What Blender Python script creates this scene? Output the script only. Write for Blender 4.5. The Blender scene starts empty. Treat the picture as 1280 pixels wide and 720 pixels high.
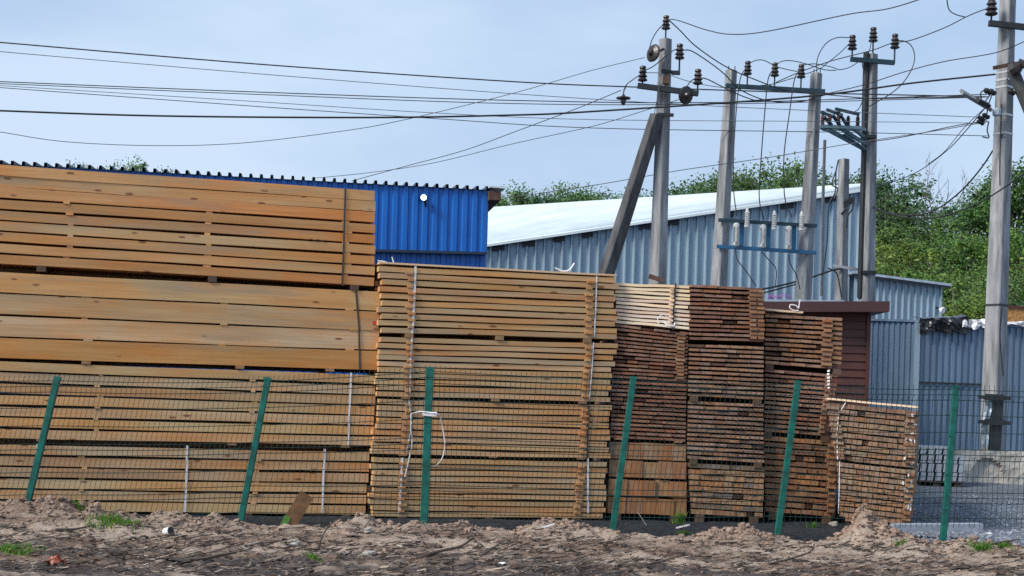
import bpy, math, random
import numpy as np
from mathutils import Vector, Matrix, noise as mnoise

R = math.radians
rnd = random.Random(7)
sc = bpy.context.scene
col = sc.collection

# ------------------------------------------------------------------ camera
F, CX, CY, ROLL, CAMZ = 1778.0, 640.0, 512.0, R(1.7), 1.35
cam_d = bpy.data.cameras.new('camera')
cam_d.sensor_width = 36.0
cam_d.lens = F / 1280 * 36
cam_d.shift_y = (CY - 360) / 1280
cam_d.clip_start, cam_d.clip_end = 0.1, 3000
cam = bpy.data.objects.new('camera', cam_d)
col.objects.link(cam)
cam.matrix_world = Matrix.Translation((0, 0, CAMZ)) @ Matrix.Rotation(R(90), 4, 'X') @ Matrix.Rotation(ROLL, 4, 'Z')
sc.camera = cam
cr, sr = math.cos(ROLL), math.sin(ROLL)

def ray(px, py):
    a, b = (px - CX) / F, -(py - CY) / F
    return Vector((a * cr - b * sr, 1.0, a * sr + b * cr))

def at(px, py, Y):
    """world point seen at photo pixel (px, py) at real distance Y"""
    return Vector((0, 0, CAMZ)) + ray(px, py) * Y

class Plane:
    def __init__(s, px, Y, yaw):
        s.o = at(px, 600, Y); s.o.z = 0
        s.d = Vector((math.cos(yaw), math.sin(yaw), 0))
        s.b = Vector((-math.sin(yaw), math.cos(yaw), 0))     # into the picture
    def hit(s, px, py, off=0.0):
        r = ray(px, py); c = Vector((0, 0, CAMZ))
        o = s.o + s.b * off
        return c + r * ((o - c).dot(s.b) / r.dot(s.b))

# ------------------------------------------------------------------ materials
MATS = {}
def new_mat(name):
    m = bpy.data.materials.new(name); m.use_nodes = True
    nt = m.node_tree; b = nt.nodes['Principled BSDF']
    MATS[name] = m
    return m, nt, b

def nd(nt, t, **kw):
    n = nt.nodes.new(t)
    for k, v in kw.items():
        if k in n.bl_rna.properties: setattr(n, k, v)
        else: n.inputs[k].default_value = v
    return n

def mixc(nt, fac, a, b, mode='MIX'):
    n = nt.nodes.new('ShaderNodeMix'); n.data_type = 'RGBA'; n.blend_type = mode
    n.clamp_factor = True
    for sock, v in ((n.inputs[0], fac), (n.inputs[6], a), (n.inputs[7], b)):
        if hasattr(v, 'is_output'): nt.links.new(v, sock)
        elif isinstance(v, (int, float)): sock.default_value = v
        else: sock.default_value = (*v, 1) if len(v) == 3 else v
    return n.outputs[2]

def ramp(nt, src, p0, p1, c0=(0, 0, 0), c1=(1, 1, 1)):
    n = nt.nodes.new('ShaderNodeValToRGB')
    n.color_ramp.elements[0].position = p0; n.color_ramp.elements[1].position = p1
    n.color_ramp.elements[0].color = (*c0, 1); n.color_ramp.elements[1].color = (*c1, 1)
    nt.links.new(src, n.inputs[0])
    return n.outputs[0]

def coords(nt, scale=(1, 1, 1), kind='Object', jitter=False):
    tc = nt.nodes.new('ShaderNodeTexCoord')
    mp = nt.nodes.new('ShaderNodeMapping'); mp.inputs['Scale'].default_value = scale
    src = tc.outputs[kind]
    if jitter:
        oi = nt.nodes.new('ShaderNodeObjectInfo')
        ml = nd(nt, 'ShaderNodeMath', operation='MULTIPLY'); ml.inputs[1].default_value = 53.0
        nt.links.new(oi.outputs['Random'], ml.inputs[0])
        ad = nd(nt, 'ShaderNodeVectorMath', operation='ADD')
        nt.links.new(src, ad.inputs[0]); nt.links.new(ml.outputs[0], ad.inputs[1])
        src = ad.outputs[0]
    nt.links.new(src, mp.inputs[0])
    return mp.outputs[0]

def noise(nt, vec, scale=1, detail=4, rough=0.55):
    n = nd(nt, 'ShaderNodeTexNoise', Scale=scale, Detail=detail, Roughness=rough)
    nt.links.new(vec, n.inputs['Vector'])
    return n.outputs['Fac']

def bump(nt, b, h, strength=0.3, dist=0.01):
    n = nd(nt, 'ShaderNodeBump', Strength=strength, Distance=dist)
    nt.links.new(h, n.inputs['Height']); nt.links.new(n.outputs[0], b.inputs['Normal'])

def wood_mat(name, dark=0.0):
    """sawn timber; the object's own colour is its base, grain runs along local X"""
    m, nt, b = new_mat(name)
    oi = nt.nodes.new('ShaderNodeObjectInfo')
    base = oi.outputs['Color']
    g1 = noise(nt, coords(nt, (1.3, 60, 60), jitter=True), 1, 5, 0.6)
    g2 = noise(nt, coords(nt, (0.7, 9, 9), jitter=True), 1, 3, 0.5)
    pt = noise(nt, coords(nt, (0.9, 2.2, 2.2), jitter=True), 1, 3, 0.5)
    c = mixc(nt, ramp(nt, pt, 0.42, 0.62), base, mixc(nt, 1.0, base, (1.10, 0.84, 0.62), 'MULTIPLY'))
    c = mixc(nt, ramp(nt, g2, 0.35, 0.7), c, mixc(nt, 1.0, c, (0.86, 0.76, 0.62), 'MULTIPLY'))
    c = mixc(nt, 0.55, c, mixc(nt, 1.0, c, ramp(nt, g1, 0.25, 0.75, (0.62, 0.56, 0.5), (1.2, 1.2, 1.2)), 'MULTIPLY'))
    if dark == 2: c = mixc(nt, 0.55, c, base)     # planed fresh wood: little figure
    if not dark:
        gy = noise(nt, coords(nt, (0.5, 5, 5), jitter=True), 1, 4, 0.6)
        c = mixc(nt, ramp(nt, gy, 0.52, 0.72, (0, 0, 0), (0.7, 0.7, 0.7)), c, (0.33, 0.255, 0.175))
        sp = noise(nt, coords(nt, (5, 45, 45), jitter=True), 1, 4, 0.6)
        c = mixc(nt, ramp(nt, sp, 0.66, 0.74, (0, 0, 0), (0.5, 0.5, 0.5)), c, (0.16, 0.075, 0.03))
        v = nd(nt, 'ShaderNodeTexVoronoi', Scale=1.0); v.feature = 'F1'
        nt.links.new(coords(nt, (2.5, 0.02, 8.0), jitter=True), v.inputs['Vector'])
        sep = nt.nodes.new('ShaderNodeSeparateColor'); nt.links.new(v.outputs['Color'], sep.inputs[0])
        sel = ramp(nt, sep.outputs[0], 0.30, 0.36)
        k = ramp(nt, v.outputs['Distance'], 0.09, 0.15, (1, 1, 1), (0, 0, 0))
        kf = nd(nt, 'ShaderNodeMath', operation='MULTIPLY'); nt.links.new(sel, kf.inputs[0]); nt.links.new(k, kf.inputs[1])
        kf2 = nd(nt, 'ShaderNodeMath', operation='MULTIPLY'); nt.links.new(kf.outputs[0], kf2.inputs[0]); kf2.inputs[1].default_value = 0.85
        c = mixc(nt, kf2.outputs[0], c, (0.16, 0.052, 0.016))
    elif dark == 1:
        st = noise(nt, coords(nt, (3, 14, 22), jitter=True), 1, 5, 0.65)
        c = mixc(nt, ramp(nt, st, 0.50, 0.76), c, (0.07, 0.042, 0.03))
    nt.links.new(c, b.inputs['Base Color'])
    b.inputs['Roughness'].default_value = 0.75
    bump(nt, b, g1, 0.35, 0.004)
    return m

WOOD = wood_mat('sawn_wood'); WOODD = wood_mat('weathered_wood', 1); WOODP = wood_mat('fresh_wood', 2)

def plain(name, c, rough=0.6, metal=0.0, var=0.25, scale=6, streak=False, bmp=0.0):
    m, nt, b = new_mat(name)
    v = coords(nt, (scale, scale, scale * (0.15 if streak else 1)))
    n = noise(nt, v, 1, 6, 0.6)
    cc = mixc(nt, ramp(nt, n, 0.3, 0.7), tuple(x * (1 - var) for x in c), tuple(min(1, x * (1 + var)) for x in c))
    nt.links.new(cc, b.inputs['Base Color'])
    b.inputs['Roughness'].default_value = rough; b.inputs['Metallic'].default_value = metal
    if bmp: bump(nt, b, n, bmp, 0.01)
    return m

CONC = plain('pole_concrete', (0.235, 0.245, 0.26), 0.92, 0, 0.55, 9, True, 0.2)
CONCD = plain('shaded_concrete', (0.072, 0.074, 0.078), 0.92, 0, 0.6, 9, True, 0.5)  # darker copy for the strut, shade of its right face put into the colour
STEEL = plain('dark_steel', (0.030, 0.034, 0.040), 0.55, 0.4)
RUST = plain('rusty_steel', (0.10, 0.055, 0.04), 0.8, 0.1, 0.5)
TEAL = plain('teal_painted_steel', (0.012, 0.10, 0.21), 0.5)
TEALD = plain('dark_teal_painted_steel', (0.01, 0.035, 0.055), 0.5)
GREEN = plain('green_fence_paint', (0.003, 0.098, 0.078), 0.40, 0, 0.45, 9)
WIREG = plain('green_fence_wire', (0.006, 0.030, 0.026), 0.5)
CABLE = plain('black_cable', (0.016, 0.017, 0.02), 0.6)
ALU = plain('grey_conductor', (0.10, 0.11, 0.125), 0.5)
PORC = plain('dark_porcelain', (0.028, 0.022, 0.022), 0.38)
WPORC = plain('white_porcelain', (0.62, 0.62, 0.60), 0.3, 0, 0.1)
RPORC = plain('red_polymer', (0.16, 0.05, 0.045), 0.5)
WHITE = plain('white_plastic', (0.74, 0.74, 0.76), 0.5, 0, 0.06)
STRAPD = plain('dark_strap', (0.05, 0.045, 0.04), 0.6)
BLUE = plain('blue_painted_sheet', (0.002, 0.125, 0.50), 0.38, 0, 0.10, 2)
BLUED = plain('dark_blue_trim', (0.012, 0.03, 0.06), 0.5)
BROWN = plain('brown_siding', (0.085, 0.026, 0.019), 0.6, 0, 0.25, 3)
BROWNF = plain('brown_fascia', (0.062, 0.024, 0.024), 0.55, 0, 0.15, 3)
GREYT = plain('grey_roof_trim', (0.35, 0.42, 0.50), 0.5, 0.3)
FILM = plain('black_film', (0.018, 0.02, 0.024), 0.28, 0, 0.3)
PAVER = plain('grey_paver', (0.27, 0.31, 0.37), 0.9, 0, 0.25, 14)
BLOCK = plain('cast_concrete', (0.46, 0.43, 0.385), 0.92, 0, 0.4, 4, True, 0.5)
BARK = plain('bark', (0.12, 0.105, 0.09), 0.95, 0, 0.4, 8)
STICK = plain('dead_stick', (0.055, 0.042, 0.036), 0.9, 0, 0.4, 20)
STONE = plain('stone', (0.33, 0.31, 0.29), 0.9, 0, 0.3, 12)
CLOD = plain('soil_clod', (0.27, 0.19, 0.148), 0.95, 0, 0.45, 9, False, 0.6)
ORANGE = plain('orange_wrapper', (0.27, 0.065, 0.03), 0.5, 0, 0.75, 30)
OSB = plain('strand_board', (0.42, 0.20, 0.06), 0.7, 0, 0.55, 18)
PURPLE = plain('purple_film', (0.15, 0.05, 0.22), 0.5)
REDP = plain('red_paint_mark', (0.50, 0.04, 0.045), 0.7)
INK = plain('ink', (0.03, 0.02, 0.02), 0.7)
BANDM = plain('galvanised_band', (0.5, 0.5, 0.5), 0.35, 0.7, 0.1)

def sheet_mat(name, c, metal, rough, dirt=(0.12, 0.12, 0.13), amt=0.35, rust=False):
    m, nt, b = new_mat(name)
    n = noise(nt, coords(nt, (1.6, 1.6, 0.35)), 1, 6, 0.6)
    n2 = noise(nt, coords(nt, (9, 9, 1.2)), 1, 5, 0.6)
    cc = mixc(nt, ramp(nt, n, 0.35, 0.75), c, tuple(a * (1 - amt) + d * amt for a, d in zip(c, dirt)))
    cc = mixc(nt, ramp(nt, n2, 0.45, 0.8), cc, tuple(x * 0.7 for x in c))
    if rust:
        n3 = noise(nt, coords(nt, (3, 3, 1.3)), 1, 7, 0.7)
        cc = mixc(nt, ramp(nt, n3, 0.66, 0.76), cc, (0.16, 0.07, 0.035))
    nt.links.new(cc, b.inputs['Base Color'])
    b.inputs['Metallic'].default_value = metal; b.inputs['Roughness'].default_value = rough
    return m
GALV = sheet_mat('galvanised_sheet', (0.31, 0.42, 0.51), 0.2, 0.4, amt=0.2)
GALVO = sheet_mat('old_galvanised_sheet', (0.165, 0.25, 0.36), 0.3, 0.45, (0.10, 0.13, 0.17), 0.5, True)
ROOFW = plain('white_roof_sheet', (0.55, 0.63, 0.68), 0.5, 0, 0.13, 0.8)

def leaf_mat(name):
    m, nt, b = new_mat(name)
    oi = nt.nodes.new('ShaderNodeObjectInfo')
    g = nt.nodes.new('ShaderNodeNewGeometry')
    n = noise(nt, coords(nt, (0.7, 0.7, 0.7)), 1, 3, 0.5)
    rr = ramp(nt, g.outputs['Random Per Island'], 0.0, 1.0, (0.62, 0.66, 0.7), (1.35, 1.25, 1.1))
    c = mixc(nt, 1.0, oi.outputs['Color'], rr, 'MULTIPLY')
    c = mixc(nt, ramp(nt, n, 0.42, 0.66), c, mixc(nt, 1.0, c, (1.3, 1.18, 0.75), 'MULTIPLY'))
    nt.links.new(c, b.inputs['Base Color'])
    b.inputs['Roughness'].default_value = 0.6
    tr = nt.nodes.new('ShaderNodeBsdfTranslucent'); nt.links.new(c, tr.inputs['Color'])
    mx = nt.nodes.new('ShaderNodeMixShader'); mx.inputs[0].default_value = 0.5
    nt.links.new(b.outputs[0], mx.inputs[1]); nt.links.new(tr.outputs[0], mx.inputs[2])
    nt.links.new(mx.outputs[0], nt.nodes['Material Output'].inputs['Surface'])
    return m
LEAF = leaf_mat('leaf'); GRASS = leaf_mat('grass_blade')

def ground_mat():
    m, nt, b = new_mat('dirt_and_gravel')
    geo = nt.nodes.new('ShaderNodeNewGeometry'); P = geo.outputs['Position']
    def mp(s):
        k = nt.nodes.new('ShaderNodeMapping'); k.inputs['Scale'].default_value = s
        nt.links.new(P, k.inputs[0]); return k.outputs[0]
    sep = nt.nodes.new('ShaderNodeSeparateXYZ'); nt.links.new(P, sep.inputs[0])
    bands = noise(nt, mp((0.35, 1.9, 0.5)), 1, 6, 0.62)
    mid = noise(nt, mp((1.3, 3.6, 3)), 1, 6, 0.62)
    fine = noise(nt, mp((16, 26, 22)), 1, 6, 0.7)
    litter = noise(nt, mp((5, 22, 12)), 1, 6, 0.72)
    sand = mixc(nt, ramp(nt, fine, 0.3, 0.7), (0.39, 0.30, 0.235), (0.64, 0.52, 0.43))
    soil = mixc(nt, ramp(nt, fine, 0.3, 0.7), (0.155, 0.105, 0.079), (0.40, 0.285, 0.22))
    dark = mixc(nt, ramp(nt, fine, 0.3, 0.7), (0.030, 0.025, 0.027), (0.20, 0.165, 0.155))
    c = mixc(nt, ramp(nt, bands, 0.44, 0.56), soil, sand)
    # bark litter lies in the wheel-track strip nearest the camera
    yk = nd(nt, 'ShaderNodeMapRange'); nt.links.new(sep.outputs['Y'], yk.inputs[0])
    for i, v in ((1, 13.6), (2, 12.2), (3, -0.14), (4, 0.05)): yk.inputs[i].default_value = v
    ad = nd(nt, 'ShaderNodeMath', operation='ADD'); nt.links.new(mid, ad.inputs[0]); nt.links.new(yk.outputs[0], ad.inputs[1])
    c = mixc(nt, ramp(nt, ad.outputs[0], 0.46, 0.58), c, dark)
    c = mixc(nt, ramp(nt, litter, 0.55, 0.63), c, (0.045, 0.033, 0.028))
    c = mixc(nt, ramp(nt, litter, 0.27, 0.36, (1, 1, 1), (0, 0, 0)), c, (0.44, 0.37, 0.32))
    # gravel yard beyond the fence
    gv = nd(nt, 'ShaderNodeTexVoronoi', Scale=22.0); nt.links.new(P, gv.inputs['Vector'])
    gs = nt.nodes.new('ShaderNodeSeparateColor'); nt.links.new(gv.outputs['Color'], gs.inputs[0])
    gr = mixc(nt, gs.outputs[0], (0.10, 0.12, 0.16), (0.36, 0.40, 0.47))
    gr = mixc(nt, ramp(nt, noise(nt, mp((0.5, 0.5, 0.5)), 1, 4), 0.35, 0.7), gr, (0.15, 0.165, 0.20))
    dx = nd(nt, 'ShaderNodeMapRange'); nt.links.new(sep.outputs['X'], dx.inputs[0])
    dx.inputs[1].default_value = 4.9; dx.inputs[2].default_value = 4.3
    gr = mixc(nt, dx.outputs[0], gr, mixc(nt, gs.outputs[0], (0.012, 0.015, 0.020), (0.06, 0.07, 0.085)))   # near-black grains at low X, under the timber
    wob = nd(nt, 'ShaderNodeMath', operation='MULTIPLY_ADD'); nt.links.new(mid, wob.inputs[0])
    wob.inputs[1].default_value = 0.5; nt.links.new(sep.outputs['Y'], wob.inputs[2])
    gm = nd(nt, 'ShaderNodeMapRange'); nt.links.new(wob.outputs[0], gm.inputs[0])
    gm.inputs[1].default_value = 15.62; gm.inputs[2].default_value = 15.80
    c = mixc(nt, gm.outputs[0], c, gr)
    far = nd(nt, 'ShaderNodeMapRange'); nt.links.new(sep.outputs['Y'], far.inputs[0])
    far.inputs[1].default_value = 40; far.inputs[2].default_value = 48
    c = mixc(nt, far.outputs[0], c, (0.05, 0.085, 0.025))
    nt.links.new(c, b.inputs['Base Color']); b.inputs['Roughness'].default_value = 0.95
    b.inputs['Specular IOR Level'].default_value = 0.2
    hs = nd(nt, 'ShaderNodeMath', operation='ADD'); nt.links.new(fine, hs.inputs[0]); nt.links.new(litter, hs.inputs[1])
    bump(nt, b, hs.outputs[0], 1.0, 0.06)
    return m
GROUND = ground_mat()

def lamp_mat():
    m, nt, b = new_mat('lit_lamp')
    b.inputs['Emission Color'].default_value = (0.9, 1, 1, 1); b.inputs['Emission Strength'].default_value = 3.0
    return m
LAMP = lamp_mat()

# ------------------------------------------------------------------ mesh helpers
class MB:
    def __init__(s): s.v, s.f, s.m = [], [], []
    def add(s, v, f, mi=0):
        n = len(s.v); s.v += [tuple(x) for x in v]
        s.f += [tuple(i + n for i in q) for q in f]; s.m += [mi] * len(f)
    def frame_box(s, o, x, y, z, mi=0):
        """box with corner o and edge vectors x, y, z"""
        o, x, y, z = Vector(o), Vector(x), Vector(y), Vector(z)
        v = [o, o + x, o + x + y, o + y, o + z, o + x + z, o + x + y + z, o + y + z]
        s.add(v, [(0, 3, 2, 1), (4, 5, 6, 7), (0, 1, 5, 4), (1, 2, 6, 5), (2, 3, 7, 6), (3, 0, 4, 7)], mi)
    def beam(s, a, b, w, h, up=(0, 0, 1), mi=0):
        a, b = Vector(a), Vector(b); d = b - a; up = Vector(up)
        x = d.cross(up)
        x = x.normalized() if x.length > 1e-6 else Vector((1, 0, 0))
        z = x.cross(d).normalized()
        s.frame_box(a - x * w / 2 - z * h / 2, d, x * w, z * h, mi)
    def tube(s, pts, r, n=6, mi=0, r2=None):
        pts = [Vector(p) for p in pts]; rings = []; prev = None
        for i, p in enumerate(pts):
            t = (pts[min(i + 1, len(pts) - 1)] - pts[max(i - 1, 0)]).normalized()
            if prev is None:
                u = t.cross(Vector((0.31, 0.2, 0.93)))
                if u.length < 0.05: u = t.cross(Vector((1, 0, 0)))
            else: u = prev - t * prev.dot(t)
            u.normalize(); prev = u; w = t.cross(u)
            rr = r if r2 is None else r + (r2 - r) * i / (len(pts) - 1)
            rings.append([p + (u * math.cos(2 * math.pi * k / n) + w * math.sin(2 * math.pi * k / n)) * rr for k in range(n)])
        v = [q for g in rings for q in g]; f = []
        for i in range(len(pts) - 1):
            for k in range(n):
                f.append((i * n + k, i * n + (k + 1) % n, (i + 1) * n + (k + 1) % n, (i + 1) * n + k))
        f.append(tuple(range(n))[::-1]); f.append(tuple((len(pts) - 1) * n + k for k in range(n)))
        s.add(v, f, mi)
    def lathe(s, base, axis, prof, n=12, mi=0):
        """prof = [(radius, height along axis)]"""
        base = Vector(base); a = Vector(axis).normalized()
        u = a.cross(Vector((0.2, 0.9, 0.3))).normalized(); w = a.cross(u)
        v = []
        for r, h in prof:
            for k in range(n):
                t = 2 * math.pi * k / n
                v.append(base + a * h + (u * math.cos(t) + w * math.sin(t)) * max(r, 1e-4))
        f = []
        for i in range(len(prof) - 1):
            for k in range(n):
                f.append((i * n + k, i * n + (k + 1) % n, (i + 1) * n + (k + 1) % n, (i + 1) * n + k))
        f.append(tuple(range(n))[::-1]); f.append(tuple((len(prof) - 1) * n + k for k in range(n)))
        s.add(v, f, mi)
    def build(s, name, mats, parent=None, loc=None, smooth=False):
        """ONE mesh object; vertices are given in world space"""
        o0 = Vector(parent['at']) if parent is not None else (Vector(loc) if loc is not None else Vector((0, 0, 0)))
        me = bpy.data.meshes.new(name)
        me.from_pydata([(x - o0.x, y - o0.y, z - o0.z) for x, y, z in s.v], [], s.f)
        for m in (mats if isinstance(mats, (list, tuple)) else [mats]): me.materials.append(m)
        if any(s.m): me.polygons.foreach_set('material_index', s.m)
        if smooth: me.polygons.foreach_set('use_smooth', [True] * len(me.polygons))
        me.validate(); me.update()
        o = bpy.data.objects.new(name, me); col.objects.link(o)
        if parent is not None:
            o.parent = parent
            o['at'] = tuple(o0)           # parts share their thing's origin
        else:
            o.location = o0; o['at'] = tuple(o0)
        return o

def tag(o, label, cat=None, group=None, kind=None):
    o['label'] = label
    if cat: o['category'] = cat
    if group: o['group'] = group
    if kind: o['kind'] = kind
    return o

def thing(name, loc, label, cat, group=None):
    o = bpy.data.objects.new(name, None); col.objects.link(o)
    o.location = loc; o['at'] = tuple(loc); o.empty_display_size = 0.2
    return tag(o, label, cat, group)

def smooth_path(pts, n=8):
    """Catmull-Rom through the points"""
    P = [Vector(p) for p in pts]
    if len(P) < 3: return P
    Q = [P[0] * 2 - P[1]] + P + [P[-1] * 2 - P[-2]]; out = []
    for i in range(1, len(Q) - 2):
        a, b, c, d = Q[i - 1:i + 3]
        for k in range(n):
            t = k / n
            out.append(0.5 * ((2 * b) + (c - a) * t + (2 * a - 5 * b + 4 * c - d) * t * t + (3 * b - a - 3 * c + d) * t ** 3))
    return out + [P[-1]]

def fbm(x, y, z=0.0, o=4):
    return mnoise.fractal(Vector((x, y, z)), 0.7, 2.0, o)

# ------------------------------------------------------------------ ground: one sheet to the horizon
MOUNDS = [(0, 614, 14.9, 0.95, 0.30, 0.13), (75, 622, 14.85, 0.6, 0.28, 0.09), (150, 640, 14.7, 0.7, 0.3, 0.07), (250, 655, 14.8, 0.5, 0.25, 0.06),
          (470, 665, 15.0, 0.3, 0.2, 0.07), (560, 668, 15.0, 0.5, 0.2, 0.06), (690, 655, 15.15, 0.32, 0.2, 0.13), (730, 660, 15.1, 0.25, 0.18, 0.07),
          (905, 655, 15.05, 0.30, 0.2, 0.11), (945, 660, 15.0, 0.25, 0.18, 0.07), (1080, 640, 15.15, 0.30, 0.18, 0.26), (1105, 655, 15.0, 0.25, 0.2, 0.12), (1150, 662, 14.9, 0.4, 0.2, 0.08), (1240, 668, 14.8, 0.4, 0.2, 0.06)]
MO = [(at(px, py, Y).x, Y, sx, sy, h) for px, py, Y, sx, sy, h in MOUNDS]
def gz(x, y):
    z = 0.0
    if y > 18: z += 0.42 * min(1, (y - 18) / 4.5)
    if y > 48:
        t = min(1, (y - 48) / 70); z += 7.0 * t * t * (3 - 2 * t) * (0.75 + 0.25 * math.tanh((x + 5) / 25))
    if y < 15.45:
        k = min(1, (15.45 - y) / 0.35)
        z += k * (0.010 * fbm(x * 21, y * 26, 1.1, 2) + 0.055 * fbm(x * 0.9, y * 1.3, 1.7) + 0.035 * fbm(x * 3.1, y * 4.0, 5.2) + 0.022 * fbm(x * 9, y * 11, 8.8, 3))
        z -= 0.05 * k * max(0, math.sin(y * 3.3 + 0.4 * fbm(x * 0.4, 0, 2.0))) 
        z += 0.10 * math.exp(-((y - 14.95) / 0.28) ** 2) * (0.35 + 0.9 * abs(fbm(x * 1.6, 3.3, 0.4)))
        for mx, my, sx, sy, h in MO:
            d = ((x - mx) / sx) ** 2 + ((y - my) / sy) ** 2
            if d < 6: z += h * math.exp(-d) * (0.8 + 0.5 * fbm(x * 5, y * 5, 3.1))
    else:
        z += 0.012 * fbm(x * 2, y * 2, 4.4)
    return z

def axis(parts):
    out = []
    for a, b, st in parts:
        n = max(1, round((b - a) / st)); out += [a + (b - a) * i / n for i in range(n)]
    return out + [parts[-1][1]]
xs = axis([(-900, -100, 200), (-100, -20, 10), (-20, -6.6, 0.6), (-6.6, 6.6, 0.045), (6.6, 20, 0.6), (20, 100, 10), (100, 900, 200)])
ys = axis([(-60, 2, 10), (2, 10, 0.8), (10, 11, 0.1), (11, 15.6, 0.04), (15.6, 19, 0.15), (19, 40, 1), (40, 130, 5), (130, 1500, 200)])
mb = MB(); nx = len(xs)
mb.v = [(x, y, gz(x, y)) for y in ys for x in xs]
mb.f = [(j * nx + i, j * nx + i + 1, (j + 1) * nx + i + 1, (j + 1) * nx + i) for j in range(len(ys) - 1) for i in range(nx - 1)]
mb.m = [0] * len(mb.f)
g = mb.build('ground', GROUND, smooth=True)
tag(g, 'rutted bare soil before the fence and grey gravel yard beyond it', 'ground', kind='structure')

# ------------------------------------------------------------------ lumber
YS1 = 17.25
PL1 = Plane(468, YS1, R(14)); PL2 = Plane(487, 17.15, R(14)); PL34 = Plane(860, 17.95, R(4)); PL5 = Plane(955, 18.15, R(3)); PL6 = Plane(1040, 17.7, R(-17))
PL0 = Plane(860, 17.97, R(2))
GB = 'bundles of sawn timber stacked behind the fence'
TAN = [(0.55, 0.365, 0.19), (0.58, 0.395, 0.22), (0.51, 0.33, 0.165), (0.56, 0.375, 0.205)]
TANL = [(0.60, 0.44, 0.27), (0.57, 0.41, 0.245), (0.55, 0.385, 0.22)]
ORG = [(0.60, 0.335, 0.135), (0.57, 0.31, 0.12), (0.61, 0.365, 0.165)]
PALE = [(0.86, 0.71, 0.54), (0.83, 0.67, 0.49), (0.88, 0.74, 0.58)]
DRK = [(0.25, 0.142, 0.105), (0.28, 0.167, 0.124), (0.22, 0.120, 0.092), (0.31, 0.195, 0.148), (0.265, 0.128, 0.09)]
DRKG = [(0.27, 0.180, 0.138), (0.305, 0.21, 0.162), (0.24, 0.155, 0.122), (0.335, 0.237, 0.183)]
REDB = [(0.30, 0.165, 0.09), (0.27, 0.145, 0.08), (0.25, 0.15, 0.098), (0.34, 0.20, 0.105), (0.22, 0.13, 0.085)]
BATT = [(0.27, 0.194, 0.145), (0.25, 0.175, 0.13), (0.295, 0.215, 0.16), (0.235, 0.167, 0.13), (0.285, 0.188, 0.125)]
BEAM = [(0.37, 0.215, 0.11), (0.31, 0.165, 0.082), (0.36, 0.24, 0.145), (0.27, 0.155, 0.09)]

def box_part(name, root, org, X, Y, Z, L, W, T, mat, color, wav=0.0, nseg=1):
    """a board as its own object: local X is the grain, slight warp along the length"""
    v, f = [], []
    ph = rnd.uniform(0, 6)
    for i in range(nseg + 1):
        t = i / nseg
        dz = wav * math.sin(ph + t * 5.0) + wav * 0.6 * math.sin(ph * 2 + t * 11)
        dy = wav * 0.8 * math.sin(ph * 3 + t * 4)
        v += [(L * t, dy, dz), (L * t, W + dy, dz), (L * t, W + dy, T + dz), (L * t, dy, T + dz)]
    for i in range(nseg):
        a = i * 4
        for k in range(4): f.append((a + k, a + (k + 1) % 4, a + 4 + (k + 1) % 4, a + 4 + k))
    f.append((3, 2, 1, 0)); e = nseg * 4; f.append((e, e + 1, e + 2, e + 3))
    me = bpy.data.meshes.new(name); me.from_pydata(v, [], f); me.materials.append(mat); me.update()
    o = bpy.data.objects.new(name, me); col.objects.link(o)
    M = Matrix((X, Y, Z)).transposed().to_4x4()
    # handedness: Y may be flipped
    if M.determinant() < 0: me.flip_normals()
    o.parent = root
    o.matrix_local = Matrix.Translation(Vector(org) - Vector(root['at'])) @ M
    j = rnd.uniform(0.90, 1.2)
    o.color = (color[0] * j, color[1] * j * rnd.uniform(0.96, 1.04), color[2] * j * rnd.uniform(0.92, 1.08), 1)
    return o

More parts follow.
